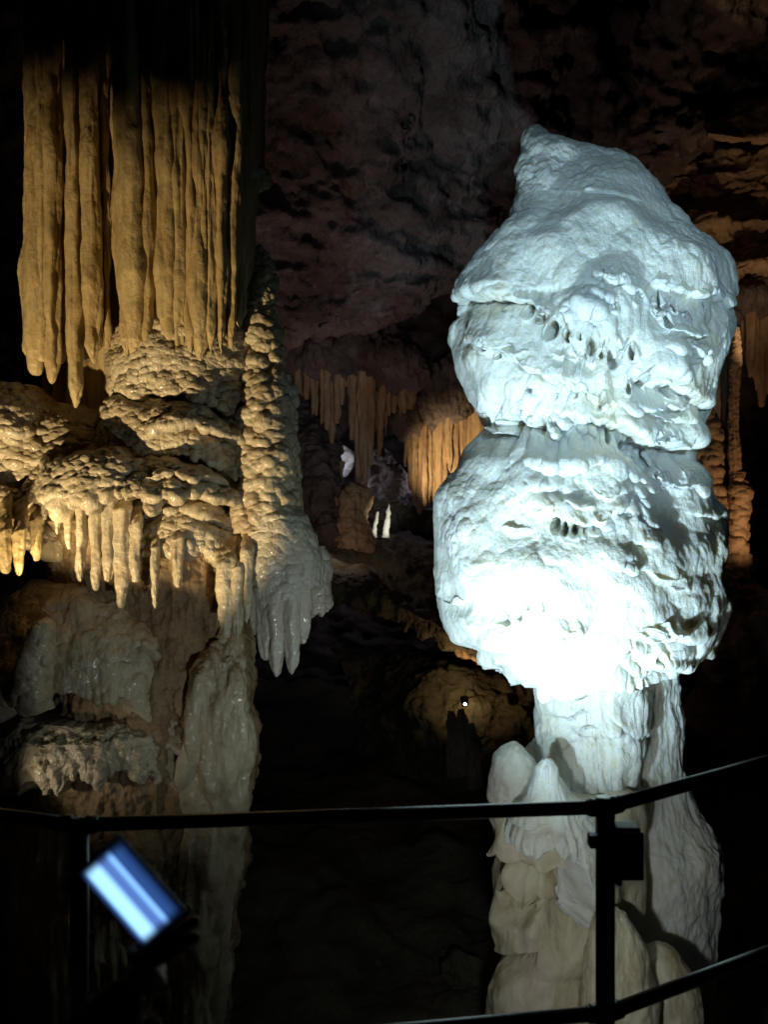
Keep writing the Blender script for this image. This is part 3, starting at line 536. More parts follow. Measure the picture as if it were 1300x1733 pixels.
# dim middle curtain
ca = thing('stalactite_curtain', P(600, 600, 11.2), 'dim brown curtain of thin stalactites with a long tail, mid cave', 'stalactites')
tube('curtain_roof', ca, M_rock, [(470, 620, 11.0), (540, 588, 10.9), (600, 585, 10.85), (660, 600, 10.9), (720, 650, 11.0)], [30, 46, 48, 46, 30], k=0.9, M=120, N=200, flute=0.05, noise=farn, seed=301, tip=False)
la = []
r = np.random.RandomState(3)
for u in np.arange(504, 694, 8.2):
    b = np.interp(u, [500, 520, 545, 560, 572, 585, 606, 616, 632, 645, 660, 694], [668, 690, 722, 746, 716, 660, 706, 770, 726, 752, 715, 690])
    la.append((u+r.uniform(-1.5, 1.5), 598+r.uniform(-8, 8), b+r.uniform(-14, 10), r.uniform(4.5, 8.0)))
la += [(606, 600, 838, 8), (617, 600, 835, 9), (628, 610, 790, 7), (596, 610, 745, 7), (642, 650, 775, 6)]
stals(ca, M_curt, la, 10.9, 5)
# lit curtain beside the white stalagmite
cb = thing('stalactite_curtain', P(760, 690, 11.6), 'bright orange lit curtain of straight stalactites left of the white stalagmite', 'stalactites')
tube('curtain_roof', cb, M_rock, [(668, 722, 11.5), (700, 706, 11.4), (740, 680, 11.4), (780, 640, 11.4), (840, 600, 11.4), (900, 590, 11.4)], [16, 26, 40, 52, 56, 50], k=0.9, M=120, N=200, flute=0.05, noise=farn, seed=302, tip=False)
lb = [(687, 725, 790, 4), (694, 728, 830, 4.5), (701, 725, 850, 4.5), (709, 722, 872, 7), (718, 720, 858, 5), (726, 715, 852, 6), (735, 712, 852, 5), (744, 705, 842, 7), (752, 690, 846, 6), (761, 672, 800, 6), (770, 660, 830, 8), (782, 640, 790, 8), (794, 630, 800, 9), (806, 630, 770, 8), (816, 640, 760, 7), (828, 640, 780, 9), (842, 640, 780, 9), (858, 640, 770, 9)]
stals(cb, M_curt, lb, 11.4, 6)
# smaller things in the opening behind
o = rockmass('rock_mass', None, M_rock, [(520, 680, 11.4), (528, 720, 11.2), (535, 790, 11.0), (540, 860, 10.8), (545, 930, 10.6), (545, 1010, 10.5)], [24, 42, 44, 44, 48, 60], 310)
tag(o, 'dark brown lumpy rock mass right of the left column, under the dim curtain', 'rock')
o = rockmass('stalagmite', None, M_curt, [(578, 780, 10.9), (578, 815, 10.9), (576, 850, 10.8), (576, 910, 10.7), (578, 990, 10.6)], [3, 8, 14, 20, 30], 311, M=60)
tag(o, 'dim thin brown stalagmite with a violet glow behind its tip', 'stalagmite')
o = rockmass('stalagmite', None, M_curt, [(612, 826, 10.7), (606, 842, 10.7), (602, 880, 10.6), (604, 925, 10.5), (608, 1000, 10.5)], [12, 20, 22, 26, 34], 312, M=90)
tag(o, 'broad brown stalagmite standing under the long tail of the dim curtain', 'stalagmite')
o = rockmass('rock_mass', None, M_rock, [(640, 760, 13.2), (648, 800, 13.0), (660, 850, 12.8), (680, 880, 12.6)], [20, 38, 36, 30], 313, M=80)
tag(o, 'layered rock in the gap between the two far curtains', 'rock')
o = rockmass('rock_mass', None, M_curt, [(760, 852, 11.9), (790, 862, 11.8), (830, 865, 11.7), (880, 870, 11.7)], [16, 28, 34, 30], 314, M=80, noise=[('fbm', 0.4, 0.12, 3), ('pop', 0.16, 0.05), ('fbm', 0.08, 0.03, 2)])
tag(o, 'low ochre rock bank where the orange curtain touches the ground', 'rock')
o = rockmass('rock_mass', None, M_ground, [(640, 880, 12.6), (690, 880, 12.4), (740, 885, 12.3), (800, 895, 12.2)], [20, 24, 26, 26], 315, M=80)
tag(o, 'mossy grey ground ridge behind the two small white stalagmites', 'rock')
for (u0, u1, v0, v1, w, lb_) in ((640, 634, 866, 896, 3.6, 'small brilliant white stalagmite, shorter left one of the far pair'), (659, 654, 852, 896, 5.0, 'small brilliant white stalagmite, taller right one of the far pair')):
    o = tube('stalagmite', None, M_white, [(u0, v0, 10.9), (u0*.5+u1*.5, v0*.5+v1*.5, 10.85), (u1, v1, 10.8), (u1-1, v1+14, 10.8)], [1.2, w*0.8, w, w*1.3], M=30, N=60, noise=[('fbm', 0.08, 0.02, 2)], seed=320+u0, tip=False)
    tag(o, lb_, 'stalagmite', 'small white stalagmites far back')
def glowrock(u, v, y, ru, rv, seed, label):
    o = tube('rock_mass', None, M_white, [(u, v-rv, y), (u+2, v-rv*0.4, y), (u, v+rv*0.4, y), (u-1, v+rv, y)], [ru*0.5, ru, ru, ru*0.5], M=50, N=60, noise=[('fbm', 0.2, 0.1, 3)], seed=seed, tip=False)
    return tag(o, label, 'rock')
glowrock(578, 782, 13.4, 20, 26, 330, 'pale violet lit rock behind the thin brown stalagmite')
glowrock(716, 775, 13.6, 22, 30, 331, 'pale violet rock at the back of the gap beside the orange curtain')
# shelf across the middle with its fringe of little drips
hem = [(500, 985, 8.6), (560, 1004, 8.6), (620, 1016, 8.6), (660, 1036, 8.5), (700, 1052, 8.4), (740, 1070, 8.3), (757, 1088, 8.3), (775, 1092, 8.3), (800, 1106, 8.2), (830, 1114, 8.2), (870, 1130, 8.2), (960, 1160, 8.2), (1100, 1150, 8.2)]
def hr(du, dv, y): return [(u, v+dv, y) for u, v, _ in hem]
o = sheet('rock_shelf', None, M_ground, [[(500, 905, 11.4), (1100, 915, 11.4)], [(500, 935, 10.0), (800, 960, 10.0), (1100, 980, 10)], hr(0, -34, 8.75), [(u, v-16, y-0.02) for u, v, y in hem], [(u, v+8, y) for u, v, y in hem], hr(0, 0, 8.75), hr(0, -4, 9.4), hr(0, 6, 10.6)], M=460, sub=26, drips=(9, 1, 22), driprow=4, seed=340,
          noise=[('fbm', 0.7, 0.16, 3), ('fbm', (0.12, 0.12, 0.2), 0.04, 3)])
tag(o, 'dark rock shelf crossing the middle, its edge fringed with small orange lit drips', 'rock shelf')
# orange fringe piece left of the white stalagmite
o = tier('dripstone_fringe', None, M_curt, 8.7, [(1062, 800, 880), (1072, 775, 900), (1090, 768, 910), (1130, 772, 905), (1200, 780, 900)], [(765, 1098), (790, 1112), (810, 1122), (830, 1128), (870, 1135), (910, 1140)], k=0.8, M=260, N=130, drips=(9, 2, 16), flute=0.03, under=0.25, rise=10, seed=341,
         noise=[('fbm', 0.4, 0.1, 3), ('fbm', (0.07, 0.07, 0.2), 0.03, 3)])
tag(o, 'orange lit dripstone fringe touching the left side of the white stalagmite', 'dripstone')
# brown slope around the little floor lamp
o = sheet('rock_bank', None, M_ground, [[(560, 1090, 10.6), (1050, 1120, 10.4)], [(580, 1130, 9.9), (760, 1118, 9.5), (1050, 1130, 9.6)], [(600, 1175, 9.5), (720, 1150, 9.0), (800, 1140, 8.85), (1050, 1160, 9.1)], [(600, 1215, 9.3), (720, 1200, 8.6), (800, 1196, 8.45), (1050, 1200, 8.8)], [(600, 1270, 9.2), (740, 1270, 8.3), (1050, 1270, 8.4)], [(600, 1340, 8.9), (1050, 1340, 8.2)]], M=220, sub=26, noise=[('fbm', 0.5, 0.2, 3), ('ridge', 0.25, 0.07), ('fbm', 0.08, 0.03, 3)], seed=342)
tag(o, 'brown rock face glowing around the tiny floor lamp', 'rock')
for i, (u, v, w) in enumerate(((764, 1204, 9), (780, 1200, 11), (800, 1224, 10))):
    o = rockmass('stalagmite', None, M_rock, [(u, v, 7.6), (u+1, v+20, 7.6), (u+2, v+60, 7.6), (u+5, v+110, 7.6)], [w*0.5, w, w*1.3, w*1.5], 343+i, M=50, N=70, noise=[('fbm', 0.2, 0.05, 3)])
    tag(o, ['stubby dark stalagmite, leftmost of three in front of the tiny lamp', 'stubby dark stalagmite, middle and tallest, right below the tiny lamp', 'stubby dark stalagmite, rightmost and lowest in front of the tiny lamp'][i], 'stalagmite', 'dark stubs before the floor lamp')
# right side
o = thing('cave_column', P(1248, 985, 9.6), 'slim orange brown column at right joined to a scaly foot', 'cave column')
tube('shaft', o, M_curt, [(1244, 555, 9.6), (1244, 600, 9.6), (1243, 680, 9.6), (1243, 750, 9.6), (1246, 810, 9.6), (1247, 850, 9.6)], [9, 10, 10, 9, 10, 15], k=1, M=60, N=260, noise=[('fbm', (0.2, 0.2, 0.6), 0.05, 3), ('fbm', (0.06, 0.06, 0.05), 0.016, 2)], seed=350, tip=False, flute=0.06)
tube('foot', o, M_curt, [(1249, 800, 9.6), (1251, 830, 9.6), (1250, 900, 9.6), (1248, 960, 9.6), (1245, 1010, 9.6)], [8, 15, 17, 20, 26], k=1, M=80, N=220, noise=[('fbm', 0.3, 0.06, 3), ('pop', (0.14, 0.14, 0.07), 0.045), ('fbm', 0.05, 0.01, 2)], seed=351, tip=False)
o = thing('cave_column', P(1205, 985, 9.9), 'stumpy orange dripstone column partly hidden by the white stalagmite', 'cave column')
tube('foot', o, M_curt, [(1180, 700, 9.9), (1196, 740, 9.9), (1206, 800, 9.8), (1210, 860, 9.8), (1215, 930, 9.8), (1215, 1010, 9.8)], [24, 26, 22, 22, 24, 30], k=1, M=90, N=240, noise=[('fbm', 0.3, 0.08, 3), ('pop', (0.2, 0.2, 0.10), 0.07), ('fbm', (0.06, 0.06, 0.12), 0.02, 2)], seed=352, tip=False)
stals(o, M_curt, [(1206, 560, 740, 6), (1216, 555, 750, 5), (1226, 560, 720, 6), (1195, 560, 730, 7)], 9.9, 9)
o = thing('stalactite_curtain', P(1290, 480, 10.5), 'dim russet curtain of hanging stalactites at the right edge', 'stalactites')
tube('curtain_roof', o, M_rock, [(1225, 545, 10.8), (1250, 512, 10.8), (1290, 500, 10.8), (1340, 500, 10.8), (1420, 510, 10.8)], [8, 30, 38, 40, 40], k=0.9, M=90, N=140, noise=farn, seed=353, tip=False)
stals(o, M_curt, [(1262, 520, 600, 7), (1271, 520, 640, 7), (1280, 515, 660, 8), (1289, 515, 690, 7), (1298, 515, 668, 8), (1308, 515, 650, 8), (1318, 515, 690, 8), (1330, 515, 660, 8)], 10.8, 10)
# layered rock above
strata = [('fbm', (0.9, 0.9, 0.42), 0.42, 4), ('ridge', (0.5, 0.5, 0.2), 0.16), ('fbm', (0.12, 0.12, 0.07), 0.05, 3)]
o = sheet('layered_rock', None, M_curt, [[(1040, 250, 11.6), (1500, 215, 11.4)], [(1050, 300, 11.2), (1500, 280, 10.9)], [(1070, 340, 11.3), (1500, 330, 11.1)], [(1090, 390, 10.9), (1500, 380, 10.6)], [(1110, 440, 10.7), (1250, 455, 10.5), (1500, 440, 10.4)], [(1120, 500, 10.6), (1205, 515, 10.5), (1235, 492, 10.6), (1270, 468, 10.7), (1500, 470, 10.6)], [(1120, 505, 11.2), (1205, 500, 11.2), (1270, 462, 11.2), (1500, 465, 11.2)]], M=260, sub=44, noise=strata, seed=360)
tag(o, 'wavy layered tan rock at right between the roof slab and the russet curtain', 'rock ledge')
o = sheet('roof_slab', None, M_curt, [[(1196, 206, 9.9), (1250, 168, 9.9), (1420, 90, 9.9)], [(1196, 214, 9.6), (1250, 190, 9.4), (1420, 150, 9.2)], [(1200, 226, 9.4), (1250, 236, 9.3), (1420, 235, 9.2)], [(1200, 228, 9.9), (1250, 240, 9.9), (1420, 240, 9.9)]], M=140, sub=30, noise=[('fbm', 0.5, 0.12, 3), ('fbm', 0.1, 0.03, 3)], seed=370)
tag(o, 'lit tan slab of roof rock at the upper right edge', 'rock slab')
o = rockmass('rock_mass', None, M_curt, [(1245, 955, 9.5), (1248, 1000, 9.3), (1260, 1080, 9.1), (1270, 1150, 9.0), (1280, 1240, 8.8)], [22, 56, 84, 100, 120], 371, k=0.6)
tag(o, 'smooth brown mound under the slim column at the right edge', 'rock')
o = rockmass('rock_mass', None, M_rock, [(1270, 962, 10.4), (1330, 968, 10.4), (1420, 975, 10.4)], [6, 10, 12], 372, k=2.0, M=60, N=80)
tag(o, 'flat dim stone step right of the scaly foot', 'rock')
o = rockmass('boulder', None, M_ground, [(745, 1640, 5.4), (770, 1640, 5.4), (795, 1655, 5.4), (812, 1700, 5.4)], [12, 34, 40, 26], 373, M=90, N=100, noise=[('fbm', 0.3, 0.08, 3), ('fbm', 0.07, 0.02, 3)])
tag(o, 'dark boulder with a pale worn top at the left foot of the white stalagmite', 'boulder')

# ================================================================== FLOOR LAMP (visible in the far middle)
def bm_obj(name, verts_faces, matl, parent=None, smooth=False):
    V, Fc = verts_faces; me = bpy.data.meshes.new(name); me.from_pydata([tuple(map(float, v)) for v in V], [], Fc)
    for p in me.polygons: p.use_smooth = smooth
    return link(me, name, matl, parent)
def cyl(p0, p1, r0, r1=None, n=28, caps=True):
    p0, p1 = Vector(p0), Vector(p1); d = (p1-p0).normalized(); r1 = r0 if r1 is None else r1
    a = d.orthogonal().normalized(); b = d.cross(a); V = []; Fc = []
    for p, r_ in ((p0, r0), (p1, r1)):
        for i in range(n):
            t = 2*math.pi*i/n; V.append(p+a*math.cos(t)*r_+b*math.sin(t)*r_)
    for i in range(n): Fc.append((i, (i+1) % n, n+(i+1) % n, n+i))
    if caps: Fc += [tuple(range(n-1, -1, -1)), tuple(range(n, 2*n))]
    return V, Fc
def lathe(base, prof, n=32):
    V = []; Fc = []
    for z, r_ in prof:
        for i in range(n):
            t = 2*math.pi*i/n; V.append((base[0]+math.cos(t)*r_, base[1]+math.sin(t)*r_, base[2]+z))
    for k in range(len(prof)-1):
        for i in range(n): Fc.append((k*n+i, k*n+(i+1) % n, (k+1)*n+(i+1) % n, (k+1)*n+i))
    Fc += [tuple(range(n-1, -1, -1)), tuple(range((len(prof)-1)*n, len(prof)*n))]
    return V, Fc
def merge(*parts):
    V, Fc = [], []
    for v, fc in parts:
        o = len(V); V += list(v); Fc += [tuple(i+o for i in q) for q in fc]
    return V, Fc
def box(c, s, bev=0.0):
    import bmesh
    bm = bmesh.new(); bmesh.ops.create_cube(bm, size=1); bmesh.ops.scale(bm, vec=s, verts=bm.verts)
    if bev: bmesh.ops.bevel(bm, geom=bm.edges[:], offset=bev, segments=3, affect='EDGES', profile=0.5)
    V = [(v.co.x+c[0], v.co.y+c[1], v.co.z+c[2]) for v in bm.verts]; bm.verts.index_update(); Fc = [tuple(v.index for v in f_.verts) for f_ in bm.faces]; bm.free(); return V, Fc
M_glow = bpy.data.materials.new('lamp_glass'); M_glow.use_nodes = True
_b = M_glow.node_tree.nodes['Principled BSDF']; _b.inputs['Emission Color'].default_value = (1, 0.9, 0.7, 1); _b.inputs['Emission Strength'].default_value = 30
lp = P(787, 1191, 7.95)
lamp = thing('floor_lamp', lp, 'tiny bright floor lamp peeping over the middle dark stub', 'lamp')
bm_obj('housing', cyl(lp+[0, 0, -0.02], lp+[0, 0.05, 0.05], 0.03, 0.045), M_rail, lamp, True)
bm_obj('bulb', lathe((lp[0], lp[1]-0.02, lp[2]+0.0), [(-0.012, 0.003), (-0.008, 0.010), (0, 0.013), (0.008, 0.010), (0.012, 0.003)], 16), M_glow, lamp, True)

# ================================================================== HANDRAIL
YR, YL = 1.96, 1.90
rail = thing('handrail', (P(1025, 1400, YR)[0], YR, 0), 'black tubular steel handrail with two bars, turning at two posts', 'handrail')
pr = P(1025, 1365, YR); pl = P(133, 1396, YL)
def post(p, top_v, y):
    zt = CZ-(top_v-CY)*y/F; R0 = 0.0236
    o = bm_obj('post', lathe((p[0], p[1], 0), [(0.0, R0), (0.6, R0), (zt-0.03, R0)], 36), M_rail, rail, True)
    bm_obj('base_plate', lathe((p[0], p[1], 0.0), [(0, 0.07), (0.008, 0.07), (0.012, 0.066)], 32), M_rail, o, True)
    bm_obj('cap', lathe((p[0], p[1], zt-0.03), [(-0.004, 0.0255), (0.0, 0.0262), (0.006, 0.0205), (0.010, 0.0205)]+[(0.010+0.0215*(1-math.cos(a))*0.5*2*0.5+0.021*math.sin(a)*0.0+0.0, 0.0215*max(0.02, math.sin(a))) for a in np.linspace(1.2, math.pi*0.995, 12)], 32), M_rail, o, True)
    return o
po_r = post(pr, 1330, YR); po_l = post(pl, 1370, YL)
rr_ = 0.0168
def bar(p0, p1, name='rail'):
    p0, p1 = Vector(p0), Vector(p1); d = (p1-p0).normalized()
    return bm_obj(name, cyl(p0, p1, rr_, n=32), M_rail, rail, True)
def clamp(p, q, r_=0.0215, ln=0.022):
    p, q = Vector(p), Vector(q); d = (q-p).normalized()
    s = p+d*0.018
    return bm_obj('clamp', merge(cyl(s, s+d*ln, r_), cyl(s+d*ln, s+d*(ln+0.006), r_, 0.0185)), M_rail, rail, True)
segs = [(P(1025, 1366, YR), P(133, 1396, YL)), (P(1025, 1367, YR), P(1460, 1244, 2.16)), (P(133, 1396, YL), P(-260, 1350, 2.0)),
        (P(1025, 1714, YR), P(133, 1790, YL)), (P(1025, 1716, YR), P(1460, 1552, 2.16)), (P(133, 1790, YL), P(-260, 1740, 2.0))]
for a, b in segs:
    bar(a, b); clamp(a, b)
clamp(segs[0][1], segs[0][0]); clamp(segs[3][1], segs[3][0])
e = P(1005, 1492, YR-0.005)
import bmesh
def torus(c, R, r_, n=24, m=12):
    V = []; Fc = []
    for i in range(n):
        for j in range(m):
            a, b = 2*math.pi*i/n, 2*math.pi*j/m; V.append((c[0]+(R+r_*math.cos(b))*math.cos(a), c[1]+r_*math.sin(b), c[2]+(R+r_*math.cos(b))*math.sin(a)))
    for i in range(n):
        for j in range(m): Fc.append((i*m+j, ((i+1) % n)*m+j, ((i+1) % n)*m+(j+1) % m, i*m+(j+1) % m))
    return V, Fc
bm_obj('eye_ring', torus((e[0]+0.002, e[1], e[2]), 0.0098, 0.0030), M_rail, po_r, True)
# junction box strapped to the post
bx0 = P(1057, 1431, YR)
jb = thing('junction_box', bx0, 'small black junction box strapped to the right handrail post', 'box')
bm_obj('housing', box((bx0[0]-0.004, YR-0.025, bx0[2]), (0.062, 0.05, 0.122), 0.006), M_box, jb)
bm_obj('lid', box((bx0[0]+0.002, YR-0.056, bx0[2]-0.002), (0.055, 0.012, 0.114), 0.004), M_box, jb)
bm_obj('bracket', box((P(1003, 1417, YR)[0], YR-0.018, P(1003, 1417, YR)[2]), (0.028, 0.03, 0.032), 0.004), M_box, jb)
bm_obj('cable_gland', cyl((bx0[0]-0.022, YR-0.03, bx0[2]-0.058), (bx0[0]-0.022, YR-0.03, bx0[2]-0.082), 0.010, 0.008), M_box, jb, True)
# viewing path the posts stand on
V, Fc = box((0.2, 0.35, -0.15), (9.0, 3.46, 0.3), 0.03)
pth = bm_obj('path', (V, Fc), M_concrete); pth['kind'] = 'structure'

# ================================================================== VISITOR WITH A LIT PHONE
M_cloth = mat('dark_jacket_cloth', (0.012, 0.014, 0.018), 0.9, 0.1, bump=[((90, 90, 90), 0.003, 4, 'n')])
M_skin = mat('skin', (0.42, 0.25, 0.18), 0.5, 0.4, bump=[((220, 220, 220), 0.0006, 3, 'n')])
M_hair = mat('dark_hair', (0.02, 0.014, 0.01), 0.5, 0.4, bump=[((30, 30, 300), 0.004, 4, 'n')])
def skin(name, nodes, edges, matl, parent=None, lv=2):
    me = bpy.data.meshes.new(name); me.from_pydata([n[0] for n in nodes], edges, []); o = link(me, name, matl, parent)
    md = o.modifiers.new('skin', 'SKIN'); md.use_smooth_shade = True
    sv = me.skin_vertices[0].data
    for i, n in enumerate(nodes):
        rr = n[1]; sv[i].radius = rr if hasattr(rr, '__len__') else (rr, rr)
    sv[0].use_root = True
    sb = o.modifiers.new('sub', 'SUBSURF'); sb.levels = lv; sb.render_levels = lv
    dg = bpy.context.evaluated_depsgraph_get(); ev = o.evaluated_get(dg); nm = bpy.data.meshes.new_from_object(ev)
    nm.materials.clear(); nm.materials.append(matl)
    for p_ in nm.polygons: p_.use_smooth = True
    o.modifiers.clear(); o.data = nm; return o
YP = 1.0
ph_c = P(222, 1511, YP); ang = math.radians(-49)
ax = Vector((math.cos(ang), 0, math.sin(ang))); ay = Vector((-math.sin(ang), 0, math.cos(ang)))     # long axis runs down to the right
ph = thing('phone', ph_c, 'phone with a lit blue banded screen, tilted, held behind the left post', 'phone')
ph.rotation_euler = (0, -ang, 0)
SCR = bpy.data.materials.new('lit_screen'); SCR.use_nodes = True; nt = SCR.node_tree; b = nt.nodes['Principled BSDF']
tc = nt.nodes.new('ShaderNodeTexCoord'); sp = nt.nodes.new('ShaderNodeSeparateXYZ'); nt.links.new(tc.outputs['Object'], sp.inputs[0])
mr = nt.nodes.new('ShaderNodeMapRange'); mr.inputs[1].default_value = -0.033; mr.inputs[2].default_value = 0.033
bow = nt.nodes.new('ShaderNodeMath'); bow.operation = 'MULTIPLY_ADD'; bow.inputs[1].default_value = 0.0; nt.links.new(sp.outputs['Z'], bow.inputs[2]); nt.links.new(mr.inputs[0], bow.outputs[0]) if False else nt.links.new(bow.outputs[0], mr.inputs[0])
rp = nt.nodes.new('ShaderNodeValToRGB'); nt.links.new(mr.outputs[0], rp.inputs[0])
stops = [(0.0, (0.004, 0.01, 0.04)), (0.06, (0.02, 0.05, 0.16)), (0.13, (0.30, 0.62, 0.98)), (0.30, (0.36, 0.70, 1.0)), (0.40, (0.20, 0.42, 0.85)), (0.44, (0.06, 0.13, 0.36)), (0.58, (0.07, 0.15, 0.40)), (0.62, (0.18, 0.40, 0.85)), (0.70, (0.16, 0.36, 0.80)), (0.735, (0.012, 0.03, 0.11)), (0.78, (0.02, 0.06, 0.2)), (0.92, (0.012, 0.035, 0.12)), (1.0, (0.003, 0.008, 0.03))]
el = rp.color_ramp.elements
while len(el) < len(stops): el.new(0.5)
for e_, (p_, c_) in zip(el, stops): e_.position = p_; e_.color = (*c_, 1)
sx = nt.nodes.new('ShaderNodeMath'); sx.operation = 'ABSOLUTE'; nt.links.new(sp.outputs['X'], sx.inputs[0])
mf = nt.nodes.new('ShaderNodeMapRange'); mf.interpolation_type = 'SMOOTHSTEP'; mf.inputs[1].default_value = 0.061; mf.inputs[2].default_value = 0.046; nt.links.new(sx.outputs[0], mf.inputs[0])
mm = nt.nodes.new('ShaderNodeMix'); mm.data_type = 'RGBA'; nt.links.new(mf.outputs[0], mm.inputs['Factor']); mm.inputs['A'].default_value = (0.001, 0.002, 0.006, 1); nt.links.new(rp.outputs[0], mm.inputs['B'])
nt.links.new(mm.outputs['Result'], b.inputs['Emission Color']); b.inputs['Emission Strength'].default_value = 1.6; b.inputs['Base Color'].default_value = (0.01, 0.01, 0.012, 1); b.inputs['Roughness'].default_value = 0.15
def local(vf): return vf
pb = bm_obj('phone_body', box((0, 0.005, 0), (0.130, 0.009, 0.071), 0.004), M_box); pb.parent = ph; pb['_local'] = 1
ps = bm_obj('screen', box((0, -0.0003, 0), (0.125, 0.002, 0.067), 0.0008), SCR); ps.parent = ph; ps['_local'] = 1
# person standing left of the frame, arm stretched to the right
pn = [((-0.95, 0.75, 0.98), (0.17, 0.12)), ((-0.95, 0.75, 1.15), (0.15, 0.11)), ((-0.95, 0.76, 1.38), (0.19, 0.12)), ((-0.95, 0.77, 1.50), (0.07, 0.07)),
      ((-0.76, 0.78, 1.42), 0.068), ((-0.68, 0.82, 1.10), 0.052), ((-0.50, 0.92, 0.88), 0.042), ((-0.315, 1.035, 1.04), 0.030),
      ((-1.14, 0.76, 1.42), 0.068), ((-1.18, 0.74, 1.14), 0.052), ((-1.16, 0.80, 0.88), 0.036),
      ((-0.86, 0.75, 0.90), 0.10), ((-0.85, 0.76, 0.50), 0.068), ((-0.85, 0.74, 0.09), 0.048), ((-0.85, 0.86, 0.045), 0.04),
      ((-1.04, 0.75, 0.90), 0.10), ((-1.05, 0.76, 0.50), 0.068), ((-1.05, 0.74, 0.09), 0.048), ((-1.05, 0.86, 0.045), 0.04)]
pe = [(0, 1), (1, 2), (2, 3), (2, 4), (4, 5), (5, 6), (6, 7), (2, 8), (8, 9), (9, 10), (0, 11), (11, 12), (12, 13), (13, 14), (0, 15), (15, 16), (16, 17), (17, 18)]
person = skin('person', pn, pe, M_cloth); tag(person, 'visitor in a dark jacket reaching in from the left to hold up the lit phone', 'person')
hn = [((-0.95, 0.77, 1.47), 0.05), ((-0.945, 0.785, 1.54), (0.055, 0.055)), ((-0.94, 0.80, 1.62), (0.076, 0.090)), ((-0.94, 0.795, 1.70), (0.074, 0.088)), ((-0.94, 0.79, 1.745), (0.05, 0.06)), ((-0.925, 0.905, 1.615), 0.012)]
head = skin('head', hn, [(0, 1), (1, 2), (2, 3), (3, 4), (2, 5)], M_skin, person)
hair = skin('hair', [((-0.945, 0.765, 1.66), (0.078, 0.075)), ((-0.94, 0.775, 1.735), (0.078, 0.085)), ((-0.94, 0.78, 1.775), (0.04, 0.05))], [(0, 1), (1, 2)], M_hair, person)
# hand: palm behind the lower end of the phone, four fingers round its back edge, thumb along the near long edge
lowend = Vector(ph_c)+ax*0.055-ay*0.030+Vector((0, 0.035, 0))
w0 = Vector((-0.315, 1.035, 1.04))
palm = w0*0.45+lowend*0.55
hn = [(w0, 0.026), (w0*0.5+palm*0.5, (0.030, 0.020)), (palm, (0.036, 0.018))]; he = [(0, 1), (1, 2)]
for k_, (off, L) in enumerate(((-0.030, 0.9), (-0.010, 1.05), (0.012, 1.0), (0.032, 0.8))):
    b0 = palm+ax*off*0.6+ay*0.012; m1 = b0+ay*0.032*L+Vector((0, 0.006, 0))+ax*off*0.2; m2 = m1+ay*0.022*L+Vector((0, -0.004, 0)); m3 = m2+ay*0.016*L+Vector((0, -0.012, 0))
    i0 = len(hn); hn += [(b0, 0.010), (m1, 0.009), (m2, 0.0082), (m3, 0.0068)]; he += [(2, i0), (i0, i0+1), (i0+1, i0+2), (i0+2, i0+3)]
t0 = w0*0.5+palm*0.5+ax*0.03; t1 = Vector(ph_c)+ax*0.060-ay*0.052+Vector((0, 0.012, 0)); t2 = Vector(ph_c)+ax*0.052-ay*0.042+Vector((0, -0.006, 0))
i0 = len(hn); hn += [(t0, 0.013), (t1, 0.0105), (t2, 0.008)]; he += [(1, i0), (i0, i0+1), (i0+1, i0+2)]
hand = skin('hand', hn, he, M_skin, person)

# ================================================================== LIGHT
def spot(name, loc, target, power, color, angle, blend, radius=0.04):
    l = bpy.data.lights.new(name, 'SPOT'); l.energy = power; l.color = color; l.spot_size = math.radians(angle); l.spot_blend = blend; l.shadow_soft_size = radius
    o = bpy.data.objects.new(name, l); C.objects.link(o); o.location = tuple(map(float, loc))
    o.rotation_euler = (Vector(tuple(map(float, target)))-o.location).to_track_quat('-Z', 'Y').to_euler(); return o
def point(name, loc, power, color, radius=0.05):
    l = bpy.data.lights.new(name, 'POINT'); l.energy = power; l.color = color; l.shadow_soft_size = radius
    o = bpy.data.objects.new(name, l); C.objects.link(o); o.location = tuple(map(float, loc)); return o
COOL = (0.60, 0.86, 1.0); WARM = (1.0, 0.74, 0.38); ORANGE = (1.0, 0.62, 0.34); VIOLET = (0.80, 0.78, 1.0)
LW = (-0.12, 2.12, 0.24)
spot('lamp_white_stalagmite', LW, P(1110, 860, 3.6), 560, COOL, 80, 1.0, 0.03)
spot('fill_white_base', (0.35, 2.1, 0.2), P(960, 1400, 3.6), 36, (0.86, 0.95, 0.94), 112, 1.0, 0.05)  # added fill for the pedestal, in place of spill and bounce
spot('lamp_white_cap', (0.75, 0.3, 2.2), P(1020, 540, 3.9), 290, (0.52, 0.80, 1.0), 36, 0.8, 0.05)
LF = Vector((-2.6, 2.15, -0.3))
spot('lamp_flowstone', LF, LF+Vector((0.30, 0.655, 0.69)), 760, (1.0, 0.76, 0.42), 44, 0.3, 0.03)
# unseen slabs added to trim the floodlight's beam above and below the gap
def beam_flag(da, db, side, r, seed):
    da, db = np.array(da), np.array(db); da /= np.linalg.norm(da); db /= np.linalg.norm(db)
    n = np.cross(da, db); n *= side/np.linalg.norm(n); e = db-da; m = da+db; m /= np.linalg.norm(m)
    t = np.linspace(-2.0, 2.5, 90)[:, None, None]; th = np.linspace(0, 2*np.pi, 48, endpoint=False)[None, :, None]
    X = np.array(LF)+0.85*(da+e*t)+n*r*(1-np.cos(th))+m*0.10*np.sin(th)
    X = displace(X, True, [('fbm', 0.25, 0.02, 3), ('fbm', 0.05, 0.008, 3)], seed)
    X = np.concatenate([X[:1].mean(1, keepdims=True).repeat(48, 1), X, X[-1:].mean(1, keepdims=True).repeat(48, 1)], 0)
    o = mesh_arrays('beam_blocker', X.reshape(-1, 3), grid_faces(92, 48, True), M_rock); o['kind'] = 'structure'
d_ = lambda u, v, y: Vector(P(u, v, y).tolist())-LF
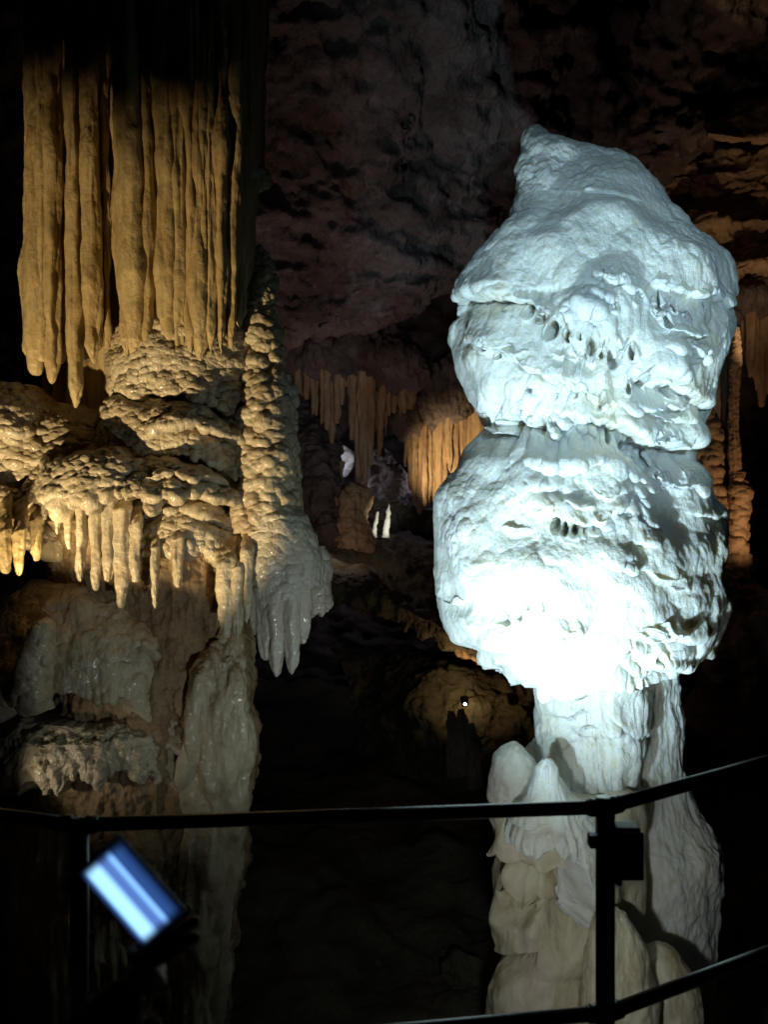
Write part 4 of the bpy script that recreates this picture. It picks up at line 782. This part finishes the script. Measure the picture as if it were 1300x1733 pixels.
beam_flag(d_(50, 190, 4.5), d_(440, 130, 4.45), -1, 0.36, 501)
beam_flag(d_(0, 960, 4.1), d_(330, 1070, 4.1), 1, 0.26, 502)
spot('lamp_flowstone_near', P(40, 1005, 3.8), P(85, 900, 4.2), 11, (1.0, 0.76, 0.40), 64, 0.6, 0.04)
spot('fill_column_side', (0.15, 2.1, 0.25), P(390, 1080, 4.2), 44, (0.84, 0.95, 1.0), 58, 1.0, 0.05)  # added fill for the lower column, standing in for light off the stalagmite
spot('lamp_far_curtain', P(690, 880, 10.0), P(790, 760, 11.5), 210, (1.0, 0.76, 0.42), 58, 0.9)
point('fill_far_mid', P(570, 895, 9.3), 5, (1.0, 0.76, 0.66))  # added to brighten the far rock mass, no fixture there
spot('lamp_far_wall', P(600, 900, 7.2), P(640, 400, 9.0), 56, (1.0, 0.74, 0.66), 110, 0.9, 0.1)
spot('lamp_far_pair', P(684, 890, 10.1), P(648, 874, 10.85), 22, (1.0, 0.95, 0.82), 50, 0.6)
point('lamp_gap_left', P(590, 800, 12.7), 6, VIOLET)
point('lamp_gap_right', P(735, 800, 13.0), 8, VIOLET)
spot('lamp_under_shelf', P(790, 1184, 8.05), P(800, 1130, 8.9), 11, (1.0, 0.68, 0.34), 150, 0.9)
spot('lamp_shelf_edge', P(790, 1150, 7.9), P(740, 1070, 8.5), 9, (1.0, 0.62, 0.30), 110, 1.0)
spot('lamp_right_columns', P(1330, 1010, 8.4), P(1240, 760, 9.7), 60, ORANGE, 80, 0.8)
spot('lamp_right_ledges', P(1330, 640, 9.0), P(1250, 360, 10.4), 40, (1.0, 0.72, 0.45), 90, 0.9)
spot('lamp_left_hollow', P(-80, 1370, 3.7), P(190, 1290, 4.3), 6, (1.0, 0.90, 0.72), 66, 1.0)

w = bpy.data.worlds.new('World'); SC.world = w; w.use_nodes = True
w.node_tree.nodes['Background'].inputs[0].default_value = (0.5, 0.7, 1.0, 1); w.node_tree.nodes['Background'].inputs[1].default_value = 0.0004
cam = bpy.data.cameras.new('camera'); co = bpy.data.objects.new('camera', cam); C.objects.link(co)
co.location = (0, 0, CZ); co.rotation_euler = (math.pi/2, 0, 0); cam.sensor_width = 36; cam.lens = 36*F/1733; cam.clip_end = 500; cam.clip_start = 0.02
cam.dof.use_dof = True; cam.dof.focus_distance = 4.1; cam.dof.aperture_fstop = 3.2
SC.camera = co
SC.view_settings.view_transform = 'Standard'; SC.view_settings.look = 'None'; SC.view_settings.exposure = 0; SC.view_settings.gamma = 1
cy = SC.cycles
cy.use_denoising = True; cy.max_bounces = 5; cy.diffuse_bounces = 3; cy.glossy_bounces = 2; cy.transmission_bounces = 2; cy.caustics_reflective = False; cy.caustics_refractive = False
cy.sample_clamp_indirect = 4
settle()
for o in bpy.data.objects:
    if '_local' in o: del o['_local']
